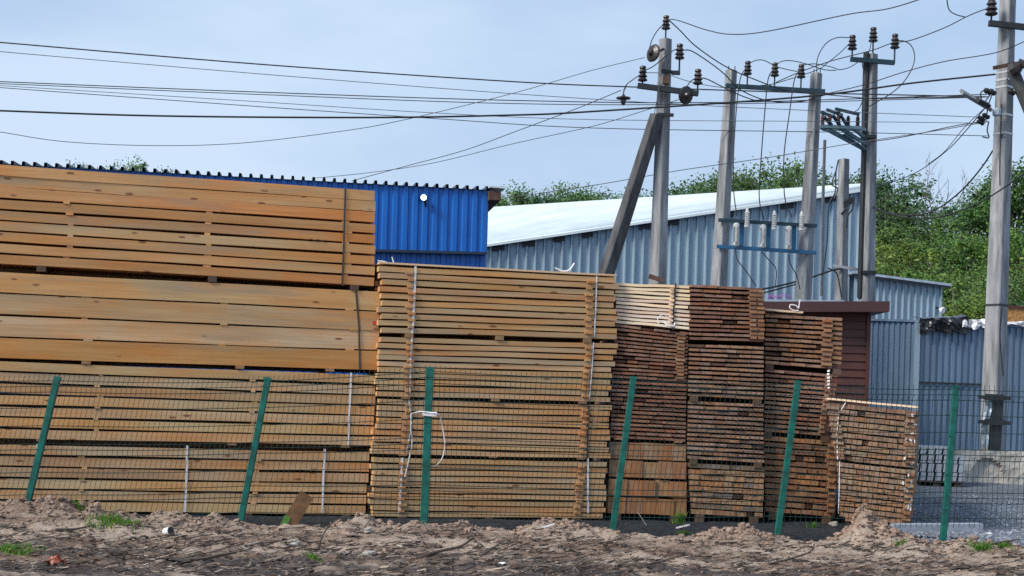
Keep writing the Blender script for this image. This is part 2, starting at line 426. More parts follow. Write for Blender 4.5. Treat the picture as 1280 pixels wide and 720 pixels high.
def bundle(name, label, cat, pl, TL, TR, BL, BR, rows, fill, mode, pal, depth=1.15, cols=1, mat=None, jl=0.02, stickers=(), sw=0.06,
           straps=(), bear=None, bear_h=0.0, heights=None, miss=0.0, stick_col=None, tight=0, scol=None, seal=0.0):
    mat = mat or WOOD
    tl, tr, bl, br = (pl.hit(*p) for p in (TL, TR, BL, BR))
    base = (bl + br) / 2 + pl.b * depth / 2
    root = thing(name, base - Vector((0, 0, bear_h)), label, cat, GB)
    edges = heights or [i / rows for i in range(rows + 1)]
    def pt(u, v): return (bl.lerp(br, u)).lerp(tl.lerp(tr, u), v)
    H = ((tl - bl).length + (tr - br).length) / 2
    for r in range(rows):
        v0, v1 = edges[r], edges[r + 1]
        fl = fill if not (tight and r >= rows - tight) else 0.96
        T = H * (v1 - v0) * fl
        a, b_ = pt(0, v0), pt(1, v0)
        X = (b_ - a).normalized(); Yb = pl.b; Z = X.cross(Yb).normalized()
        L = (b_ - a).length
        if mode == 'long':
            e0, e1 = rnd.uniform(-jl, jl), rnd.uniform(-jl, jl)
            W = min(0.22, depth)
            box_part('board', root, a + X * e0 + Yb * rnd.uniform(-0.008, 0.008), X, Yb, Z, L - e0 + e1, W, T, mat, rnd.choice(pal), 0.0035, 10)
        else:
            cuts = [0]; 
            for c in range(cols): cuts.append(cuts[-1] + rnd.uniform(0.7, 1.3))
            cuts = [c / cuts[-1] for c in cuts]
            rowc = rnd.choice(pal)
            for c in range(cols):
                if rnd.random() < miss: continue
                p = a.lerp(b_, cuts[c]); w = L * (cuts[c + 1] - cuts[c]) - 0.004
                tt = T * rnd.uniform(0.93, 1.04)
                prot = rnd.uniform(-0.015, 0.015)
                if rnd.random() < 0.04: prot += rnd.uniform(0.03, 0.10)
                cc = rnd.choice(pal) if rnd.random() < 0.22 else rowc
                tz = rnd.uniform(-0.002, 0.002)
                ang = rnd.uniform(-0.006, 0.006)
                Xr = (X + Z * ang).normalized(); Zr = Xr.cross(Yb).normalized()
                # grain along depth
                box_part('board', root, p + Xr * 0.002 + Yb * prot + Z * tz, Yb, Xr, Zr, depth + rnd.uniform(-0.05, 0.05), w, tt, mat, cc, 0.0, 1)
        gap = H * (v1 - v0) - T
        if r < rows - 1 and gap > 0.006:
            for u in stickers:
                uu = u + rnd.uniform(-0.006, 0.006)
                q = pt(uu, v0) + Z * (T - 0.003)
                pr = (0.016 + rnd.uniform(0, 0.02)) if (scol or mode == 'end') else rnd.uniform(-0.01, 0.008)
                wd = sw * rnd.uniform(0.75, 1.2)
                if scol: c2 = rnd.choice(scol)
                else: c2 = tuple(min(1, x * rnd.uniform(0.9, 1.25)) for x in rnd.choice(pal))
                box_part('spacer', root, q - X * wd / 2 - Yb * pr, Yb, X, Z, depth + pr, wd, gap + 0.004 + (rnd.uniform(0, 0.5) * gap if scol else 0), WOOD, c2)
    if mode == 'end':
        cs = MB()     # laths across between courses, added deep in the stack to block light through gaps
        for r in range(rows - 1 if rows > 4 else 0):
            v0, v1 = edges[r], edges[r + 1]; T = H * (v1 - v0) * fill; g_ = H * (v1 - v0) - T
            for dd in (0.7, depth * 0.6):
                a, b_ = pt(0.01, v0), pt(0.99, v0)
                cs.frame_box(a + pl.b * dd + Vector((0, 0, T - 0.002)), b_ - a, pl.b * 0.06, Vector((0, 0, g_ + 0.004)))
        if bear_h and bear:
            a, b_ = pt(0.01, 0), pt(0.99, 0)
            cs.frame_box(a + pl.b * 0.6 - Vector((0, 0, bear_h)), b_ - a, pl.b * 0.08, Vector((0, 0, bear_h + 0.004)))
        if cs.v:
            o = cs.build('light_block_lath', WOODD, root); o['kind'] = 'stuff'; o.color = (.16, .11, .08, 1)
    if mode == 'long' and depth > 0.4:
        # rows of boards behind the front ones: only slits of them show
        rb = MB()
        for r in range(rows):
            v0, v1 = edges[r], edges[r + 1]
            K = int(depth / 0.23)
            for k in range(1, K):
                e0, e1 = rnd.uniform(-0.03, 0.02), rnd.uniform(-0.02, 0.03)
                a, b_ = pt(0, v0), pt(1, v0); X = (b_ - a).normalized()
                T = H * (v1 - v0) * fill
                if k == K - 1:  # last row enlarged, and lowered by seal, to block light through the gaps
                    T = H * (v1 - v0) * (0.995 if r < rows - 1 else fill)
                    if r == 0 and seal: a = a - Vector((0, 0, seal)); b_ = b_ - Vector((0, 0, seal)); T += seal
                rb.frame_box(a + X * e0 + pl.b * (0.23 * k), X * ((b_ - a).length - e0 + e1), pl.b * 0.215, Vector((0, 0, T)))
        o = rb.build('rear_boards', mat, root); o['kind'] = 'stuff'; c = rnd.choice(pal); o.color = (*[x * 0.9 for x in c], 1)  # rear rows tinted slightly darker to deepen the shade in the slits
    for sp in straps:
        mat_s, w, pts = sp
        q = [pl.hit(x, y, -0.012) for x, y in pts]
        s = MB()
        for i in range(len(q) - 1):
            s.frame_box(q[i] - pl.d * w / 2, q[i + 1] - q[i] + Vector((0, 0, 0)), pl.d * w, pl.b * 0.004)
        s.build('strap', mat_s, root)
    if bear:
        for u in bear:
            p = pt(u, 0)
            box_part('bearer', root, p - pl.d * 0.05 - pl.b * 0.02 - Vector((0, 0, bear_h)), pl.b, pl.d, Vector((0, 0, 1)), depth, 0.10, bear_h - 0.002, WOOD if bear_h < 0.06 else WOODD, (0.30, 0.19, 0.11) if bear_h < 0.06 else (0.10, 0.07, 0.05))
    return root

LT = 'lumber_bundle'
# stack of long boards at the left
bundle(LT, 'long orange boards strapped in dark band, topmost bundle at the left below blue roof', 'lumber bundle', PL1,
       (-60, 201), (469, 238), (-60, 325), (468, 357.5), 9, 0.80, 'long', ORG + ORG + TAN, stickers=(0.26, 0.585, 0.93), sw=0.075, tight=3,
       straps=[(STRAPD, 0.022, [(432, 236), (430, 300), (428, 357)])], bear=(0.2, 0.6, 0.95), bear_h=0.07, jl=0.008, seal=0.055)
b2 = bundle(LT, 'four very wide planks with red paint mark, second bundle from top at the left', 'lumber bundle', PL1,
       (-60, 334), (475, 364), (-60, 446), (472.5, 462), 4, 0.93, 'long', ORG + TANL + TANL, stickers=(0.3, 0.62, 0.93), sw=0.09,
       straps=[(STRAPD, 0.022, [(445, 362), (449, 410), (450, 462)])], bear=(0.3, 0.66, 0.88), bear_h=0.04, jl=0.01, seal=0.03)
q = MB(); q.frame_box(PL1.hit(466, 406, -0.014), PL1.d * 0.08, Vector((0, 0, 0.045)), PL1.b * 0.004)
q.build('paint_mark', REDP, b2)
bundle(LT, 'tan boards with one white strap, third bundle from top at the left, behind fence top', 'lumber bundle', PL1,
       (-60, 446.5), (470, 467), (-60, 546), (466, 557), 7, 0.81, 'long', TANL + TAN, stickers=(0.33, 0.7), sw=0.06,
       straps=[(WHITE, 0.022, [(439, 466), (437, 510), (435, 556)])], bear=(0.2, 0.65, 0.93), bear_h=0.03, jl=0.012, seal=0.10)
bundle(LT, 'tan boards with two white straps, lowest bundle at the left, partly behind soil mound', 'lumber bundle', PL1,
       (-60, 552), (464, 563), (-60, 637), (457, 643.5), 6, 0.81, 'long', TANL + TAN, stickers=(0.3, 0.72), sw=0.06,
       straps=[(WHITE, 0.024, [(234, 557), (233, 600), (231, 640)]), (WHITE, 0.024, [(406, 561), (404, 600), (403, 642)]), (WHITE, 0.015, [(46, 555), (45, 585), (43, 612)])],
       bear=(0.1, 0.4, 0.7, 0.95), bear_h=0.10, jl=0.016)
# second stack
ST2 = [(0.52, 0.28, 0.12), (0.48, 0.27, 0.13), (0.55, 0.33, 0.17)]
a2 = dict(stickers=(0.125, 0.885), sw=0.085, scol=ST2, seal=0.08)
s2 = bundle(LT, 'tan boards under a fresh pink top board, topmost bundle of the second stack', 'lumber bundle', PL2,
       (475, 330), (771, 346), (475, 415), (768, 424), 10, 0.76, 'long', TAN + TANL, jl=0.03,
       straps=[(WHITE, 0.026, [(519.5, 333), (518, 372), (516, 410), (515, 417)]), (WHITE, 0.014, [(746, 345), (745, 380), (743, 421)])], bear=(0.12, 0.5, 0.88), bear_h=0.055, **a2)
bundle(LT, 'tan boards just above the fence top, second bundle from top of the second stack', 'lumber bundle', PL2,
       (476, 419.5), (771, 428), (471, 494.5), (762, 502.5), 10, 0.76, 'long', TAN + TANL, jl=0.03,
       straps=[(WHITE, 0.022, [(515, 420), (513, 455), (512, 492)]), (WHITE, 0.014, [(742, 428), (740, 460), (737, 499)])], bear=(0.12, 0.5, 0.88), bear_h=0.03, **a2)
bundle(LT, 'tan boards behind the twine loop on the post, third bundle of the second stack', 'lumber bundle', PL2,
       (472, 497), (764, 505), (467, 567), (760, 573), 9, 0.76, 'long', TANL + TAN, jl=0.03,
       straps=[(WHITE, 0.016, [(511, 500), (514, 520), (513, 540), (508, 565)]), (STRAPD, 0.02, [(736, 505), (734, 572)])], bear=(0.12, 0.5, 0.88), bear_h=0.02, **a2)
bundle(LT, 'tan boards with a white strap at each end, lowest bundle of the second stack', 'lumber bundle', PL2,
       (467, 570.5), (760, 576), (463, 645), (754, 648), 10, 0.76, 'long', TANL + TAN, jl=0.03,
       straps=[(WHITE, 0.026, [(503, 572), (501, 610), (499, 642)]), (WHITE, 0.022, [(735, 573), (735, 641)])], bear=(0.13, 0.5, 0.88), bear_h=0.11, **a2)
# fresh top board of that stack
t0, t1 = PL2.hit(474, 329.6), PL2.hit(771, 345.2)
X = (t1 - t0).normalized()
fb = box_part('top_board', s2, t0, X, PL2.b, X.cross(PL2.b).normalized(), (t1 - t0).length, 0.9, 0.022, WOODP, (0.74, 0.52, 0.38), 0.002, 8)
fb['label'] = 'fresh pinkish cover board'
# pale long boards further back
bundle(LT, 'pale fresh boards seen side-on above the dark reddish bundle', 'lumber bundle', PL0,
       (769, 352), (864, 355.5), (768, 403), (861, 412), 11, 0.66, 'long', PALE, mat=WOODP, depth=0.9, jl=0.03,
       straps=[(STRAPD, 0.022, [(845, 354), (842, 385), (841, 412)])], stickers=(0.75,), sw=0.05, scol=PALE)
kn = MB(); c0 = PL0.hit(829, 401, -0.05)
kn.tube(smooth_path([c0 + PL0.d * 0.075 * math.cos(t) + Vector((0, 0, 0.075 * math.sin(t))) - PL0.b * 0.01 * t for t in [i * 0.7 for i in range(10)]]), 0.006, 5)
kn.tube(smooth_path([c0, c0 + Vector((0.05, -0.02, -0.05)), c0 + Vector((0.12, -0.03, -0.07)), c0 + Vector((0.15, -0.02, -0.03))]), 0.012, 5)
tag(kn.build('twine_knot', WHITE, loc=c0), 'white looped twine knot in front of the pale fresh boards', 'twine')
E = dict(mat=WOODD, mode='end')
dk = dict(E, depth=2.6)
bundle(LT, 'dark reddish thin boards seen end-on, right below the pale fresh boards', 'lumber bundle', PL34, (769, 403), (860, 414), (765, 472), (859, 477), 14, 0.60, pal=DRK, cols=6, stickers=(0.9,), sw=0.10, scol=REDB, miss=0, **dk)
bundle(LT, 'dark thin boards seen end-on, resting on four rows of thick beams', 'lumber bundle', PL34, (765, 473.5), (858, 478), (763, 547), (857, 552), 14, 0.60, pal=DRK, cols=6, miss=0, bear=(0.1, 0.9), bear_h=0.02, **dk)
bm_ = bundle('beam_bundle', 'four rows of thick reddish beams seen end-on beside the second fence post from centre', 'beam bundle', PL34, (763, 550), (857, 553.5), (759, 641), (858, 644.5), 4, 0.90, pal=BEAM, cols=5, mat=WOOD, mode='end', depth=2.6, bear=(0.12, 0.85), bear_h=0.12)
bundle(LT, 'weathered boards beside the pale ones, topmost bundle of the tallest dark stack', 'lumber bundle', PL34, (863, 353.5), (953, 358), (861, 424), (955, 427), 13, 0.58, pal=DRK, cols=5, stickers=(0.86, 0.96), sw=0.09, scol=REDB, miss=0, **dk)
bundle(LT, 'grey brown boards above the dark slot, second bundle of the tallest dark stack', 'lumber bundle', PL34, (861, 427.5), (955, 431), (860, 494.5), (954, 499.5), 12, 0.58, pal=DRKG, cols=6, miss=0, bear=(0.08, 0.92), bear_h=0.07, **dk)
bundle(LT, 'grey brown wavy boards below the dark slot, third bundle of the tallest dark stack', 'lumber bundle', PL34, (860, 499), (954, 503), (859, 573), (955, 578.5), 13, 0.60, pal=DRKG, cols=6, miss=0, bear=(0.08, 0.92), bear_h=0.07, **dk)
bundle(LT, 'brown boards with a few grey ends, lowest bundle beside the thick beams', 'lumber bundle', PL34, (859, 577), (956, 582), (864, 642), (953, 647), 9, 0.76, pal=[(0.36, 0.235, 0.14), (0.32, 0.205, 0.125), (0.38, 0.255, 0.16), (0.20, 0.17, 0.15)], cols=7, bear=(0.12, 0.88), bear_h=0.10, **dk)
sA = bundle(LT, 'brown boards under a pale top board in front of the brown kiosk', 'lumber bundle', PL5, (957, 390.5), (1053, 395), (956, 454.5), (1052, 461.5), 11, 0.60, pal=DRKG + REDB, cols=6, stickers=(0.8,), sw=0.12, scol=REDB, miss=0, bear=(0.06, 0.94), bear_h=0.075, **dk)
bundle(LT, 'dark thin boards with white film tags, middle bundle before the brown kiosk', 'lumber bundle', PL5, (956, 459), (1048, 466), (955, 539), (1036, 545), 14, 0.60, pal=DRK + DRKG, cols=6, stickers=(0.88,), sw=0.06, scol=DRKG, miss=0, bear=(0.06, 0.94), bear_h=0.08, **dk)
bundle(LT, 'rusty orange boards seen end-on, lowest bundle left of the short stack', 'lumber bundle', PL5, (955, 543), (1046, 549), (957, 639), (1044, 646), 13, 0.72, pal=REDB, cols=7, stickers=(0.93,), sw=0.10, scol=REDB, bear=(0.1, 0.88), bear_h=0.10, **dk)
bt = dict(E, depth=2.2, fill=0.74)
sT = bundle(LT, 'brown battens under a pale top row, upper bundle of the short stack by gravel', 'lumber bundle', PL6, (1033, 501.5), (1146, 512), (1044, 574), (1143, 585), 10, pal=BATT, cols=9, stickers=(0.05, 0.93), sw=0.13, scol=BATT, straps=[(WHITE, 0.012, [(1057, 503), (1048, 518), (1046, 546), (1047, 575)])], **bt)
bundle(LT, 'brown battens, lower bundle of the short stack with soil heaped against it', 'lumber bundle', PL6, (1045, 575.5), (1144, 586.5), (1049, 645), (1136, 656), 10, pal=BATT, cols=9, stickers=(0.95,), sw=0.10, scol=REDB, bear=(0.15, 0.85), bear_h=0.05, straps=[(WHITE, 0.010, [(1049.5, 577), (1049, 610), (1048, 642)])], **bt)
# pale cover boards
for rt, pl, A, B, n in ((sA, PL5, (956, 388), (1003, 392), 1), (sT, PL6, (1032, 499.3), (1147, 510.3), 1)):
    p0, p1 = pl.hit(*A), pl.hit(*B); X = (p1 - p0).normalized()
    o = box_part('top_board', rt, p0 - pl.b * 0.03, X, pl.b, X.cross(pl.b).normalized(), (p1 - p0).length, 0.5, 0.024, WOODP, (0.80, 0.62, 0.45), 0.002, 5)
    o['label'] = 'pale cover board'
# strap tail standing on the kiosk-side stack, film on the short stack
kn = MB(); c0 = PL5.hit(993, 388, -0.02)
kn.tube(smooth_path([c0 + Vector((dx, -0.01, dz)) for dx, dz in ((0.05, 0.0), (-0.01, 0.0), (-0.06, 0.03), (-0.05, 0.07), (0.02, 0.06), (0.05, 0.03), (0.06, 0.10), (0.07, 0.14))]), 0.008, 5)
tag(kn.build('twine_tail', WHITE, loc=c0), 'white twine tail curling above the pale board before the brown kiosk', 'twine')
fm = MB()
for i in range(42):
    py = rnd.uniform(512, 640); p = PL6.hit(1143 - (py - 512) * 0.06 - rnd.uniform(-3, 12), py, -0.06 - rnd.uniform(0, 0.03))
    a, b_ = Vector((rnd.uniform(-.02, .02), -0.01, rnd.uniform(.01, .04))), Vector((rnd.uniform(.01, .028), rnd.uniform(-.02, .02), rnd.uniform(-.02, .02)))
    fm.frame_box(p, a, b_, Vector((0.001, 0.004, 0.001)))
fm.build('torn_film', WHITE, sT)['kind'] = 'stuff'
fm = MB()
for i in range(6):
    p = PL5.hit(1033 + rnd.uniform(-1, 1), 465 + i * 4.2, -0.05)
    fm.frame_box(p, (0.03, -0.01, 0.005), (0, 0.003, 0), (0.004, 0, 0.026))
fm.build('torn_film', WHITE, sA)['kind'] = 'stuff'
# loose tail of white strap on second stack top
kn = MB(); c0 = PL2.hit(722, 335, -0.0); c0 = PL2.hit(716, 340, 0.2)
kn.tube(smooth_path([PL2.hit(x, y, 0.1) for x, y in ((694, 335), (704, 339), (712, 337), (718, 329))]), 0.010, 5)
tag(kn.build('strap_tail', WHITE, loc=c0), 'white strap tail sticking up on the second stack near the leaning strut', 'strap')
kn = MB()
kn.tube(smooth_path([PL2.hit(x, y, 0.1) for x, y in ((472, 326), (480, 327), (489, 330), (492, 329), (490, 321))]), 0.007, 5)
tag(kn.build('strap_tail', WHITE, loc=PL2.hit(489, 330, 0.1)), 'white strap tail on the second stack beside the blue shed', 'strap')

# ------------------------------------------------------------------ fence
YF = 15.5
posts = [((72, 472), (37, 619)), ((335, 473), (300, 655)), ((537.5, 460), (530, 657)), ((792, 472), (766, 662)), ((997.5, 477), (973, 660)), ((1195, 483), (1180, 662))]
fence = thing('mesh_fence', at(640, 665, YF), 'green welded wire mesh fence on six leaning green posts before the timber', 'fence')
def post_line(k):
    (xt, yt), (xb, yb) = posts[k]
    return at(xt, yt, YF), at(xb, yb, YF)
for k in range(6):
    t, b_ = post_line(k); d = (t - b_).normalized(); b2_ = b_ - d * 0.45
    m = MB(); side = Vector((0, 1, 0)); x = d.cross(side).normalized(); y = x.cross(d).normalized()
    w, dp, ch = 0.085 if k == 2 else 0.068, 0.045, 0.006
    prof = [(-w / 2 + ch, -dp / 2), (w / 2 - ch, -dp / 2), (w / 2, -dp / 2 + ch), (w / 2, dp / 2), (-w / 2, dp / 2), (-w / 2, -dp / 2 + ch)]
    v = [b2_ + x * p + y * q_ for p, q_ in prof] + [t + x * p + y * q_ for p, q_ in prof]
    n = 6; m.add(v, [(i, (i + 1) % n, n + (i + 1) % n, n + i) for i in range(n)] + [tuple(range(n))[::-1], tuple(range(n, 2 * n))])
    po = m.build('fence_post', GREEN, fence)
    m = MB()   # rounded plastic cap
    m.frame_box(t - x * (w / 2 + .003) - y * (dp / 2 + .003) - d * 0.02, x * (w + .006), y * (dp + .006), d * 0.032)
    m.build('post_cap', GREEN, po)
    for fr in (0.06, 0.35, 0.62, 0.86):
        m = MB(); p = t.lerp(b_, fr); m.frame_box(p - x * (w / 2 + .004) - y * (dp / 2 + 0.004), x * (w + .008), y * (dp + .02), d * 0.014)
        m.build('clamp', GREEN, po)
tops = [post_line(k)[0] for k in range(6)]; bots = [post_line(k)[1] for k in range(6)]
bots[0] = tops[0] + (bots[0] - tops[0]) * 1.28
fl = lambda p, q, s: p + (q - p) * s
tops = [fl(tops[0], tops[1], -0.55)] + tops + [fl(tops[4], tops[5], 1.7)]
bots = [fl(bots[0], bots[1], -0.55)] + bots + [fl(bots[4], bots[5], 1.7)]
tops = [t + Vector((0, 0.04, 0.0)) for t in tops]; bots = [b_ + Vector((0, 0.04, 0)) for b_ in bots]
folds = ((0.02, 0.095), (0.44, 0.515), (0.74, 0.815))
hz = sorted([0.02, 0.0575, 0.095, 0.20, 0.32, 0.44, 0.4775, 0.515, 0.63, 0.74, 0.7775, 0.815, 0.92])
prof = [(-0.018, 0.0)]
for h in hz: prof.append((h, 0.035 if any(abs(h - (a + b_) / 2) < 1e-6 for a, b_ in folds) else 0.0))
prof.append((0.985, 0.0))
for k in range(7):
    m = MB(); T0, T1, B0, B1 = tops[k], tops[k + 1], bots[k], bots[k + 1]
    L = (T1 - T0).length; n = max(2, round(L / 0.055))
    sagk = rnd.uniform(0.0, 0.03)
    def pt(s, h, off=0.0):
        p = T0.lerp(T1, s).lerp(B0.lerp(B1, s), h); p = p + Vector((0, -off + 0.02 * math.sin(s * 3.1 + k), -sagk * math.sin(math.pi * s)))
        return p
    for i in range(n + 1):
        s = i / n
        m.tube([pt(s, h, o_) for h, o_ in prof], 0.0031, 4)
    for h, o_ in prof[1:-1]:
        m.tube([pt(j / 8, h, o_ + 0.004) for j in range(9)], 0.0042, 4)
    m.build('mesh_panel', WIREG, fence)
# twine loop tied round the third post
tw = MB(); lp = [(515, 530), (513.5, 519), (520, 515.5), (528, 514.5), (537, 516), (547, 517.5), (551, 524), (554, 540), (556, 555), (553, 572), (546, 581), (541, 583)]
pts = [at(x, y, YF - (0.04 if 520 < x < 550 and y < 530 else -0.03)) for x, y in lp]
tw.tube(smooth_path(pts), 0.006, 5)
tw.tube(smooth_path([at(x, y, YF + 0.1) for x, y in ((514, 520), (513.5, 535), (515, 553), (511, 575), (506, 596))]), 0.007, 5)
for i in range(5):
    tw.tube(smooth_path([at(x, 514.5 + i * 1.1 + dy, YF - 0.035) for x, dy in ((528, 0), (534, 0.6), (540, 1.2), (546, 1))]), 0.006, 5)
tag(tw.build('twine_loop', WHITE, loc=pts[0]), 'white twine tied round the upright third fence post with loose hanging loop', 'twine')

# ------------------------------------------------------------------ buildings
def corrugated(mb, a, b, za, zb, pitch, depth, bk, zbot=None, top_k=0.45, side=0.12, mi=0):
    """trapezoid-ribbed upright sheet from a to b (world xy); za/zb top heights; ribs stand towards the viewer"""
    a, b, bk = Vector(a), Vector(b), Vector(bk).normalized()
    L = (b - a).length; n = max(1, round(L / pitch)); u = (b - a).normalized()
    P = L / n; pts = []
    for i in range(n):
        for fx, dd in ((0.0, 0), (1 - top_k - 2 * side, 0), (1 - top_k - side, 1), (1 - side, 1)):
            pts.append(((i + fx) * P, dd * depth))
    pts.append((L, 0))
    v, f = [], []
    for s, dd in pts:
        p = a + u * s - bk * dd; t = s / L
        zt = za + (zb - za) * t
        z0 = zbot if not callable(zbot) else zbot(t)
        v += [(p.x, p.y, z0), (p.x, p.y, zt)]
    for i in range(len(pts) - 1): f.append((2 * i, 2 * i + 2, 2 * i + 3, 2 * i + 1))
    mb.add(v, f, mi)

# blue shed
PB = Plane(611, 24.5, R(9))
def on(pl, px, py, off=0): return pl.hit(px, py, off)
A, B = on(PB, -80, 201), on(PB, 611, 238.5)
blue = thing('blue_shed', (B.x - 4, B.y + 2, 0.42), 'blue ribbed metal shed with corrugated roof edge behind the timber', 'shed')
m = MB(); midz = lambda t: on(PB, -80, 300).z + (on(PB, 611, 317).z - on(PB, -80, 300).z) * t
corrugated(m, (A.x, A.y, 0), (B.x, B.y, 0), A.z, B.z, 0.172, 0.022, PB.b, midz)
e = Vector((B.x, B.y, 0)); m.add([(e.x, e.y, midz(1)), tuple((e + PB.b * 5).to_tuple()[:2]) + (midz(1),), tuple((e + PB.b * 5).to_tuple()[:2]) + (B.z,), (e.x, e.y, B.z)], [(0, 1, 2, 3)])
m.build('upper_wall', BLUE, blue)
m = MB(); off = PB.b * 0.10
corrugated(m, (A.x + off.x, A.y + off.y, 0), (B.x + off.x, B.y + off.y, 0), midz(0) + 0.05, midz(1) + 0.05, 0.172, 0.022, PB.b, 0.3)
e2 = e + off; m.add([(e2.x, e2.y, 0.3), tuple((e2 + PB.b * 5).to_tuple()[:2]) + (0.3,), tuple((e2 + PB.b * 5).to_tuple()[:2]) + (midz(1),), (e2.x, e2.y, midz(1))], [(0, 1, 2, 3)])
m.build('lower_wall', BLUE, blue)
m = MB(); m.beam((A.x, A.y - .03, midz(0)), (B.x, B.y - .03, midz(1)), 0.05, 0.045); m.build('drip_rail', BLUED, blue)
# roof: ribbed sheet, ribs run away from the camera
A2, B2 = on(PB, -80, 200.5, -0.07), on(PB, 612, 237.5, -0.07)
u = (B2 - A2); L = u.length; n = 52; P = L / n; v, f = [], []
seq = []
for i in range(n):
    for fx, h in ((0, 0), (0.64, 0), (0.68, 0.062), (0.92, 0.062), (0.96, 0)): seq.append(((i + fx) * P, h))
seq.append((L, 0))
nz = Vector((0, 0, 1)); und = u.normalized()
for s, h in seq:
    p = A2 + und * s + nz * h; q = p + PB.b * 5.0 + nz * 0.30
    v += [p, q, p - nz * 0.006, q - nz * 0.006]
for i in range(len(seq) - 1):
    k = 4 * i; f += [(k, k + 4, k + 5, k + 1), (k + 2, k + 3, k + 7, k + 6), (k, k + 2, k + 6, k + 4)]
m = MB(); m.add(v, f); m.build('roof_sheet', [BLUED], blue)
m = MB(); m.beam(A2 + PB.b * 0.3 - nz * 0.05, B2 + PB.b * 0.3 - nz * 0.05, 0.08, 0.06); m.build('eave_batten', BLUED, blue)
# overhang stub at the right end
m = MB(); p = on(PB, 612, 237, -0.2); m.frame_box(p - nz * 0.17, PB.d * 0.20, PB.b * 4.8, nz * 0.15); m.build('eave_soffit', RUST, blue)
m = MB(); m.frame_box(on(PB, 612, 234, -0.24), PB.d * 0.28 - nz * 0.01, PB.b * 5.0 + nz * .25, nz * 0.03); m.build('verge_sheet', ROOFW, blue)
fl_ = thing('floodlight', on(PB, 530, 248, -0.05), 'small lit round floodlight on the blue shed wall', 'lamp')
c = on(PB, 529.5, 247, -0.12)
m = MB(); m.lathe(c, -PB.b, [(0.03, -0.10), (0.055, -0.05), (0.062, 0.0), (0.056, 0.012)], 12); m.build('housing', STEEL, fl_)
m = MB(); m.lathe(c - PB.b * 0.012, -PB.b, [(0.050, 0.0), (0.040, 0.012), (0.0, 0.016)], 12); m.build('lens', LAMP, fl_)
m = MB(); m.beam(c + Vector((0.02, 0, -0.03)), c + Vector((0.04, 0.08, -0.14)), 0.03, 0.02); m.build('bracket', STEEL, fl_)

# silver hall with white roof
YH = 36.0
hl, hr = at(560, 313.5, YH), at(1077, 238.5, YH)
hall = thing('metal_hall', (hl.lerp(hr, 0.5).x, YH + 4, 0.42), 'silver corrugated hall with long white sloping roof behind the poles', 'hall')
m = MB(); corrugated(m, (hl.x, YH, 0), (hr.x, YH, 0), hl.z, hr.z, 0.225, 0.085, (0, 1, 0), 0.3, 0.13, 0.15)
m.add([(hr.x, YH, 0.3), (hr.x + 2.5, YH + 9, 0.3), (hr.x + 2.5, YH + 9, hr.z), (hr.x, YH, hr.z)], [(0, 1, 2, 3)])
m.build('wall', GALV, hall)
# roof plane through the eave and a far-left ridge point
el, er = at(556, 313.0, YH - 0.25), at(1078, 236.5, YH - 0.25)
rl = at(540, 266, 46.5)
nrm = (er - el).cross(rl - el).normalized()
def roofhit(px, py):
    r = ray(px, py); c = Vector((0, 0, CAMZ)); return c + r * ((el - c).dot(nrm) / r.dot(nrm))
rr_ = roofhit(1095, 231.5)
m = MB(); NR = 22; seqr = []
for i in range(NR):
    for fx, h in ((0, 0), (0.7, 0), (0.76, 0.07), (0.94, 0.07)): seqr.append(((i + fx) / NR, h))
seqr.append((1, 0)); up = nrm if nrm.z > 0 else -nrm
v, f = [], []
for s, h in seqr:
    p, q = el.lerp(rl, s) + up * h, er.lerp(rr_, s) + up * h
    v += [p, q]
for i in range(len(seqr) - 1): f.append((2 * i, 2 * i + 1, 2 * i + 3, 2 * i + 2))
k = len(v); v += [el, er, el - nz * 0.06, er - nz * 0.06]; f.append((k, k + 2, k + 3, k + 1))
m.add(v, f); m.build('roof', ROOFW, hall)
for i, px in enumerate((624, 661, 700, 735, 808, 843, 912, 987, 1040)):   # purlin ends under the eave
    t = (px - 556) / (1078 - 556); p = el.lerp(er, t)
    m = MB(); m.frame_box(p + Vector((-0.16, 0.16, -0.20)), (0.30, 0, 0.04), (0, 0.1, 0), (0, 0, 0.12)); m.build('purlin_end', STEEL, hall)
# low annex to the right
YA = 35.6; al, ar = at(1068, 343, YA), at(1178, 358, YA)
ann = thing('annex_shed', (al.lerp(ar, .5).x, YA + 2, 0.42), 'low silver corrugated annex before the green trees, right of the hall', 'shed')
m = MB(); corrugated(m, (al.x, YA, 0), (ar.x, YA, 0), al.z, ar.z, 0.16, 0.07, (0, 1, 0), 0.3, 0.14, 0.17)
m.add([(ar.x, YA, 0.3), (ar.x + .6, YA + 6, 0.3), (ar.x + .6, YA + 6, ar.z), (ar.x, YA, ar.z)], [(0, 1, 2, 3)]); m.build('wall', GALV, ann)
m = MB(); a_, b_ = al + Vector((-.1, -.25, 0.0)), ar + Vector((0.14, -.25, -0.01))
m.frame_box(a_, b_ - a_, (0, 6.3, 0.1), (0, 0, 0.06)); m.build('roof', GREYT, ann)
m = MB(); m.frame_box(a_ + Vector((0, .02, -0.05)), b_ - a_, (0, .04, 0), (0, 0, 0.045)); m.build('eave_trim', STEEL, ann)
sl = thing('floodlight', at(1177, 388, YA - .1), 'small white floodlight on the right corner of the low annex', 'lamp')
m = MB(); c = at(1178.5, 388, YA - 0.25); m.lathe(c, (0.6, -0.7, -0.3), [(0.03, -0.1), (0.09, 0.0), (0.085, 0.02)], 10); m.build('housing', WHITE, sl)
m = MB(); m.beam(c, c + Vector((-0.1, 0.25, 0.1)), 0.03, 0.03); m.build('bracket', STEEL, sl)

